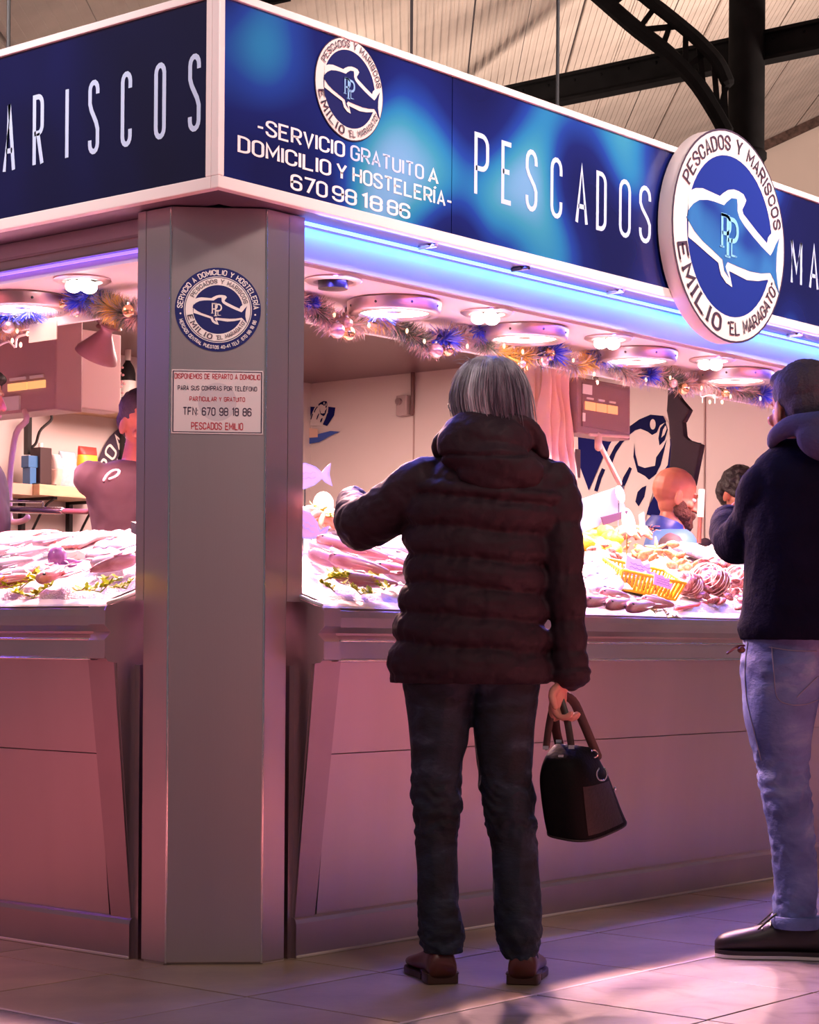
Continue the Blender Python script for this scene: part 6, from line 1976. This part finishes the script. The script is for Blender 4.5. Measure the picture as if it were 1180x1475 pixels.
hand(g, m2(1051, 742, .38), FWD * .35 + V((0, 0, .25)) + RIGHT * .9, FWD * -.2 + V((0, 0, 1)), -RIGHT, .8)
g.tube([m2(1285, 700, .04), m2(1305, 835, .1), m2(1260, 830, .34)], [.045, .04, .026], 14)
hand(g, m2(1258, 828, .34), FWD + V((0, 0, .3)), V((0, 0, -1)), -RIGHT, .7)
for pts in (((1120, 920), (1133, 1120), (1146, 1320)), ((1241, 920), (1244, 1120), (1258, 1318))):
    g.tube([m2(x, y, .02 if x < 1200 else .05) for x, y in pts], [.07, .05, .034], 16)
b2 = g.build('body', SKIN2, P2); remesh(b2, .0048)
eyes(P2, q2, MM2)
g = G()
f2 = face2
def q2e(x, y, z, a, b, d_): g.ell(q2(x, y, z), a * 1.08, b * 1.08, d_ * 1.08, MM2, 36, 22)
q2e(0, -.026, .047, .086, .093, .086); q2e(0, -.048, .002, .076, .070, .075); q2e(-.040, -.03, .03, .046, .05, .05); q2e(0, .045, .088, .060, .045, .034)
ha2 = g.build('hair', HAIR_B, P2); remesh(ha2, .005, lambda p, n_: .0022 * noise.noise(p * 120) + .003 * noise.noise(V((p.x * 40, p.y * 40, p.z * 18))), 2)
g = G()
j1 = [(905, 1070, 1190, .03), (935, 1071, 1190, .03), (960, 1068, 1188, .02), (1000, 1070, 1180, .01), (1040, 1074, 1172, 0), (1080, 1084, 1167, 0), (1110, 1091, 1165, 0), (1145, 1098, 1168, 0), (1175, 1103, 1171, 0), (1210, 1109, 1174, .01), (1250, 1114, 1177, .02), (1290, 1116, 1177, .03), (1312, 1114, 1176, .03), (1332, 1116, 1172, .03)]
j2 = [(905, 1180, 1302, .03), (935, 1182, 1300, .03), (1000, 1186, 1294, .04), (1040, 1190, 1290, .05), (1080, 1196, 1288, .05), (1145, 1208, 1284, .05), (1210, 1218, 1284, .06), (1290, 1228, 1288, .06), (1330, 1230, 1286, .06)]
fo2 = [(.52, .10, .008), (.15, .07, .008), (.85, .08, .004), (.33, .06, .005)]
legloft(g, M2, j1, fo2, seed=12); legloft(g, M2, j2, fo2, seed=17)
jn = g.build('jeans', JEAN_B, P2); remesh(jn, .0065)
STI = mat('jean_stitch', (.16, .16, .24), .6)
for pts in ([(1078, 925), (1074, 960), (1076, 1005), (1086, 1050), (1097, 1095)], [(1112, 932), (1115, 970), (1120, 1005), (1140, 1015), (1162, 1014), (1178, 1008)], [(1108, 932), (1140, 937), (1176, 938)], [(1148, 1004), (1160, 992), (1172, 980), (1178, 974)]):
    seam(jn, pts, .0014, STI, 'stitching', jn)
g = G()
cf = [M2.rows([(1318, 1112, 1180, .075, .03)])[0], M2.rows([(1326, 1110, 1182, .078, .03)])[0], M2.rows([(1336, 1113, 1180, .074, .03)])[0]]
g.rings(M2.ringverts(loft_body(g, cf, n=40, N=8, ex=2.1))); g.build('turn_up', JEAN_B, jn, smooth='all')
# belt tag / keyring at the hip
g = G(); g.tube(sp3([m2(1072, 930, -.06), m2(1062, 932, -.08), m2(1048, 941, -.08)], 8), .004, 6); g.ell(m2(1068, 936, -.08), .012, .012, .010); g.build('key_strap', LEATH_R, jn, smooth=True)
# trainers
hl2 = m2(1186, 1378, .02); hl2.z = 0
d_t = (-RIGHT * 1.0 + FWD * .12).normalized()
TW = mat('trainer_white', (.62, .56, .56), .5)
so, sd1, ss, sc0 = shoe(P2, hl2, d_t, .315, .105, .138, TRAIN, TRAIN, 'trainer', .020, None, sole2=TW)
# collar and laces
g = G(); base = sc0 + sd1 * .11
for k_ in range(5):
    u = .13 + k_ * .024; h_ = .120 - k_ * .012
    c = sc0 + sd1 * u; g.tube(sp3([c - ss * .026 + V((0, 0, h_ - .012)), c + V((0, 0, h_ + .004)), c + ss * .026 + sd1 * .012 + V((0, 0, h_ - .014))], 8), .0032, 6)
for sg in (-1, 1): g.tube(sp3([sc0 + sd1 * .125 + V((0, 0, .118)), sc0 + sd1 * .125 + ss * .02 * sg + V((0, 0, .142)), sc0 + sd1 * .15 + ss * .035 * sg + V((0, 0, .125)), sc0 + sd1 * .19 + ss * .035 * sg + V((0, 0, .088))], 12), .0028, 6)
g.build('laces', BLACKP, so, smooth=True)
g = G(); g.tube(sp3([sc0 + sd1 * .045 + V((0, 0, .055)) + ss * (.055), sc0 + sd1 * .10 + V((0, 0, .062)) + ss * .057, sc0 + sd1 * .16 + V((0, 0, .045)) + ss * .057], 10), .0018, 5); g.build('side_seam', LEATH_K, so, smooth=True)
shoe(P2, m2(1290, 1372, .05) * 1, (-RIGHT * .5 + FWD).normalized(), .30, .105, .115, TRAIN, TRAIN, 'trainer', .020, None, sole2=TW)

# ------------------------------------------------------------------ staff behind the counters
def staff(label, headc, face, D, foot_xy, skin, top_m, k=1.0, tilt=V((0, 0, 1)), sleeve=None, hair=None, arms=None, shoulder_dz=-.25, lean=V((0, 0, 0)), nose=1.0, sh_w=.20, side=None):
    """figure standing behind a counter: legs down to the floor, torso, head"""
    ft = V((foot_xy[0], foot_xy[1], 0))
    root = thing('person', label, 'person', ft)
    f = V((face[0], face[1], 0)).normalized() if side is None else V(side).normalized()
    s = f.cross(V((0, 0, 1)))
    g = G(); q, MM = head_bits(g, headc, face, tilt, k, nose=nose)
    sc_ = headc + V((0, 0, shoulder_dz)) - V((face[0], face[1], 0)).normalized() * .02
    g.tube([headc + V((0, 0, -.05)), headc * .4 + sc_ * .6 + V((0, 0, .04)), sc_], [.052, .056, .075], 18)
    hip = V((ft.x, ft.y, .92))
    def ring(c, hw, hd_): return [c + s * (hw * math.copysign(abs(cos(a)) ** .85, cos(a))) + f * (hd_ * math.copysign(abs(sin(a)) ** .85, sin(a))) for a in [2 * pi * i / 40 for i in range(40)]]
    tors = [(sc_ + V((0, 0, .035)), .085, .06), (sc_, sh_w * .82, .09), (sc_ + V((0, 0, -.06)), sh_w, .115), (sc_ * .65 + hip * .35, sh_w * .92, .13), (sc_ * .3 + hip * .7, sh_w * .85, .125), (hip, sh_w * .85, .12), (hip + V((0, 0, -.12)), sh_w * .85, .12)]
    N_ = [ring(V(r_[:3]), r_[3], r_[4]) for r_ in spline([tuple(c) + (a, b) for c, a, b in tors], 30)]
    gi = [[c0 + (p - c0) * .88 for p in r_] for r_, c0 in zip(N_, [sum(r_, V((0, 0, 0))) / 40 for r_ in N_])]
    g.rings(gi)
    for sg in (-1, 1):
        g.tube([hip + s * .09 * sg + V((0, 0, -.05)), hip * .5 + V((ft.x, ft.y, 0)) * .5 + s * .10 * sg + f * .02, V((ft.x, ft.y, .09)) + s * .11 * sg], [.078, .055, .038], 14)
        fo_ = V((ft.x, ft.y, .04)) + s * .11 * sg; g.tube([fo_ - f * .05, fo_ + f * .06, fo_ + f * .16], [.04, .038, .028], 12, flat=.8)
    gs = G(); gs.rings(N_)
    sh = [sc_ + s * (sh_w * .92) * sg + V((0, 0, -.03)) for sg in (-1, 1)]
    arms = arms or [None, None]
    for sg, S0, A_in in zip((-1, 1), sh, arms):
        el, wr = A_in if A_in else (S0 + V((0, 0, -.28)) + s * .04 * sg, S0 + V((0, 0, -.42)) + f * .2)
        g.tube(sp3([S0, el, wr], 16), [q_[0] for q_ in spline([(.044,), (.038,), (.026,)], 16)], 14)
        dv = (wr - el).normalized(); hand(g, wr, dv, V((0, 0, -1)) + f * .2, -s * sg, .6)
        end = wr if sleeve == 'long' else S0.lerp(el, .62)
        pp = sp3([S0, el, wr], 16) if sleeve == 'long' else [S0, S0.lerp(el, .3), end]
        rr2 = [.066 - .022 * i / 15 for i in range(16)] if sleeve == 'long' else [.068, .066, .064]
        gs.tube(pp[:-1] if sleeve == 'long' else pp, rr2[:len(pp) - 1] if sleeve == 'long' else rr2, 18)
    o = g.build('body', skin, root); remesh(o, .005)
    o2 = gs.build('top', top_m, root); remesh(o2, .008, lambda p, n_: .004 * noise.noise(p * 11) + .002 * noise.noise(p * 30), 1)
    # trousers
    gt = G()
    for sg in (-1, 1):
        gt.tube([hip + s * .085 * sg + V((0, 0, .02)), hip * .5 + V((ft.x, ft.y, 0)) * .5 + s * .10 * sg + f * .02, V((ft.x, ft.y, .10)) + s * .11 * sg], [.10, .078, .058], 16)
    ot = gt.build('trousers', JEAN_D, root); remesh(ot, .01)
    eyes(root, q, MM, k)
    if hair: hair(root, q, MM, k)
    return root, q, MM, s, f, sc_


# bald bearded seller in a blue waistcoat, profile to the right
hb_ = at(972, 716, Y=1.15)
fb = (RIGHT * 1.0 + FWD * .18 + V((0, 0, -.30))).normalized()
def beard(root, q, MM, k):
    g = G()
    def e(x, y, z, a, b, c_): g.ell(q(x, y, z), a * k, b * k, c_ * k, MM, 30, 18)
    e(0, .040, -.078, .056, .062, .040); e(0, .078, -.100, .034, .034, .030); e(0, .066, -.088, .045, .040, .034); e(0, .097, -.048, .026, .010, .006)
    for sg in (-1, 1): e(sg * .054, .022, -.045, .016, .030, .040); e(sg * .050, .050, -.062, .018, .030, .026); e(sg * .026, .088, -.062, .010, .016, .020)
    o = g.build('beard', BEARD, root); remesh(o, .004, lambda p, n_: .003 * noise.noise(p * 90))
    for sg in (-1, 1):
        g = G(); g.tube(sp3([q(sg * .012, .094, .026), q(sg * .032, .090, .032), q(sg * .052, .074, .026)], 8), [.003, .0042, .0042, .0045, .0045, .004, .003, .002], 6); g.build('eyebrow', BEARD, root, smooth=True)
VEST = mat('blue_waistcoat', (.045, .13, .38), .55, noise_s=8, var=.1)
VESTN = mat('navy_collar', (.012, .03, .22), .5)
SLV = mat('plum_sleeve', (.06, .03, .045), .7)
fd = V((fb.x, fb.y, 0)).normalized()
tors_f = (RIGHT * .9 + FWD * -.1).normalized()
sC = hb_ + V((0, 0, -.205))
r3, q3, M3, s3, f3, sc3 = staff('bald bearded man in a blue waistcoat behind the right-hand counter, in profile', hb_, fb, 9.2, (hb_.x - fd.x * .10, hb_.y + .08), SKIN2, SLV, k=1.10, tilt=V((0, 0, 1)), sleeve='long', hair=beard, side=tors_f, sh_w=.215, shoulder_dz=-.205,
    arms=[(sC + tors_f * .10 - V((0, 0, .30)) - FWD * -.2, sC + tors_f * .36 + V((0, 0, -.30)) + FWD * .2), (sC + V((0, 0, -.30)) - FWD * .20 + tors_f * .02, sC + tors_f * .24 + V((0, 0, -.36)) - FWD * .16)])
# waistcoat over the top: shell with armholes, zip line, navy collar
g = G()
def ringw(c, hw, hd_, n=40): return [c + s3 * (hw * math.copysign(abs(cos(a)) ** .85, cos(a))) + f3 * (hd_ * math.copysign(abs(sin(a)) ** .85, sin(a))) for a in [2 * pi * i / n for i in range(n)]]
hip3 = V((wloc(r3).x, wloc(r3).y, .92))
rowsw = [(sc3 + V((0, 0, .055)), .100, .078), (sc3 + V((0, 0, .02)), .175, .11), (sc3 + V((0, 0, -.05)), .205, .132), (sc3 * .65 + hip3 * .35, .212, .146), (hip3 + V((0, 0, .05)), .20, .142)]
g.rings([ringw(V(r_[:3]), r_[3], r_[4]) for r_ in spline([tuple(c) + (a, b) for c, a, b in rowsw], 24)])
wv = g.build('waistcoat', VEST, r3); remesh(wv, .007, lambda p, n_: .004 * noise.noise(p * 10))
g = G(); nk = hb_ + V((0, 0, -.110)) - fd * .05
g.lathe(nk + V((0, 0, -.05)), [(.098, -.012), (.092, .02), (.080, .052), (.068, .056), (.068, .0)], 36, (fd * .35 + V((0, 0, 1)))); cl = g.build('collar', VESTN, r3); remesh(cl, .005, lambda p, n_: .003 * noise.noise(p * 25))
for sg in (-1, 1):
    sh_ = sc3 + s3 * (.200 * sg) + V((0, 0, -.055)); g = G()
    g.tube([sh_ + f3 * (.072 * cos(t_)) + V((0, 0, .095 * sin(t_) - .05)) + s3 * (.018 * sg) for t_ in [2 * pi * k_ / 24 for k_ in range(25)]], .008, 8, cap=False); g.build('armhole_piping', WHITE_F, r3, smooth=True)

# left seller in a mauve T-shirt, partly behind the pillar
h4 = at(206, 612, X=1.15)
def h4hair(root, q, MM, k):
    g = G()
    g.ell(q(0, -.025, .05), .084 * k, .092 * k, .080 * k, MM, 30, 18); g.ell(q(0, -.05, .0), .076 * k, .066 * k, .07 * k, MM, 30, 18)
    o = g.build('hair', HAIR_B, root); remesh(o, .006, lambda p, n_: .003 * noise.noise(p * 70))
MAU = mat('mauve_cotton', (.05, .021, .03), .8, noise_s=9, var=.12)
f4 = (RIGHT * .55 - FWD * .75 + V((0, 0, -.35))).normalized()
s4c = h4 + V((0, 0, -.165))
r4, q4, M4, s4, f4s, sc4 = staff('seller in a mauve-grey T-shirt bending forward, half hidden by the pillar', h4, f4, 7.4, (h4.x + .08, h4.y + .06), SKIN2, MAU, hair=h4hair, side=(RIGHT * .3 - FWD * .9),
    shoulder_dz=-.165, arms=[(s4c - RIGHT * .15 + V((0, 0, -.30)), s4c + V((0, 0, -.38)) - FWD * .25 - RIGHT * .02), (s4c + RIGHT * .25 + V((0, 0, -.30)), s4c + RIGHT * .15 + V((0, 0, -.36)) - FWD * .22)], sh_w=.20)
# pale print on the sleeve
tpo = [o for o in r4.children if o.name.startswith('top')][0]
seam(tpo, [(150, 692), (155, 684), (164, 678), (172, 679), (168, 686), (158, 690)], .006, mat('pink_print', (.85, .55, .58), .6), 'sleeve_print', tpo, .001, 14)
# dark-haired seller at the left picture edge
h5 = at(-30, 575, X=1.0)
def h5hair(root, q, MM, k):
    g = G()
    g.ell(q(0, -.02, .055), .088 * k, .098 * k, .082 * k, MM, 30, 18); g.ell(q(0, -.05, .0), .080 * k, .066 * k, .08 * k, MM, 30, 18); g.ell(q(0, .055, .085), .06 * k, .04 * k, .03 * k, MM, 20, 12)
    o = g.build('hair', HAIR_D, root); remesh(o, .006, lambda p, n_: .008 * noise.noise(p * 40))
staff('dark-haired seller cut off by the left picture edge', h5, (RIGHT * .8 - FWD * .3 + V((0, 0, -.1))), 7.9, (h5.x, h5.y), SKIN2, MAU, hair=h5hair, sh_w=.15, side=(RIGHT * 1 - FWD * .15))
# dark-haired head between the counter and the hooded man's arm
h6 = at(1066, 712, Y=1.20)
def h6hair(root, q, MM, k):
    g = G()
    g.ell(q(0, -.02, .045), .092 * k, .105 * k, .092 * k, MM, 30, 18); g.ell(q(0, -.06, .0), .088 * k, .07 * k, .09 * k, MM, 30, 18); g.ell(q(0, .06, .08), .06 * k, .05 * k, .035 * k, MM, 20, 12)
    o = g.build('hair', HAIR_D, root); remesh(o, .005, lambda p, n_: .010 * noise.noise(p * 38))
staff('dark curly-haired seller behind the counter, mostly hidden by the hooded man\'s arm', h6, (RIGHT * .5 - FWD * .8 + V((0, 0, -.45))), 9.6, (h6.x + .05, h6.y + .08), SKIN2, SLV, hair=h6hair, side=(RIGHT * .3 - FWD), sh_w=.19)
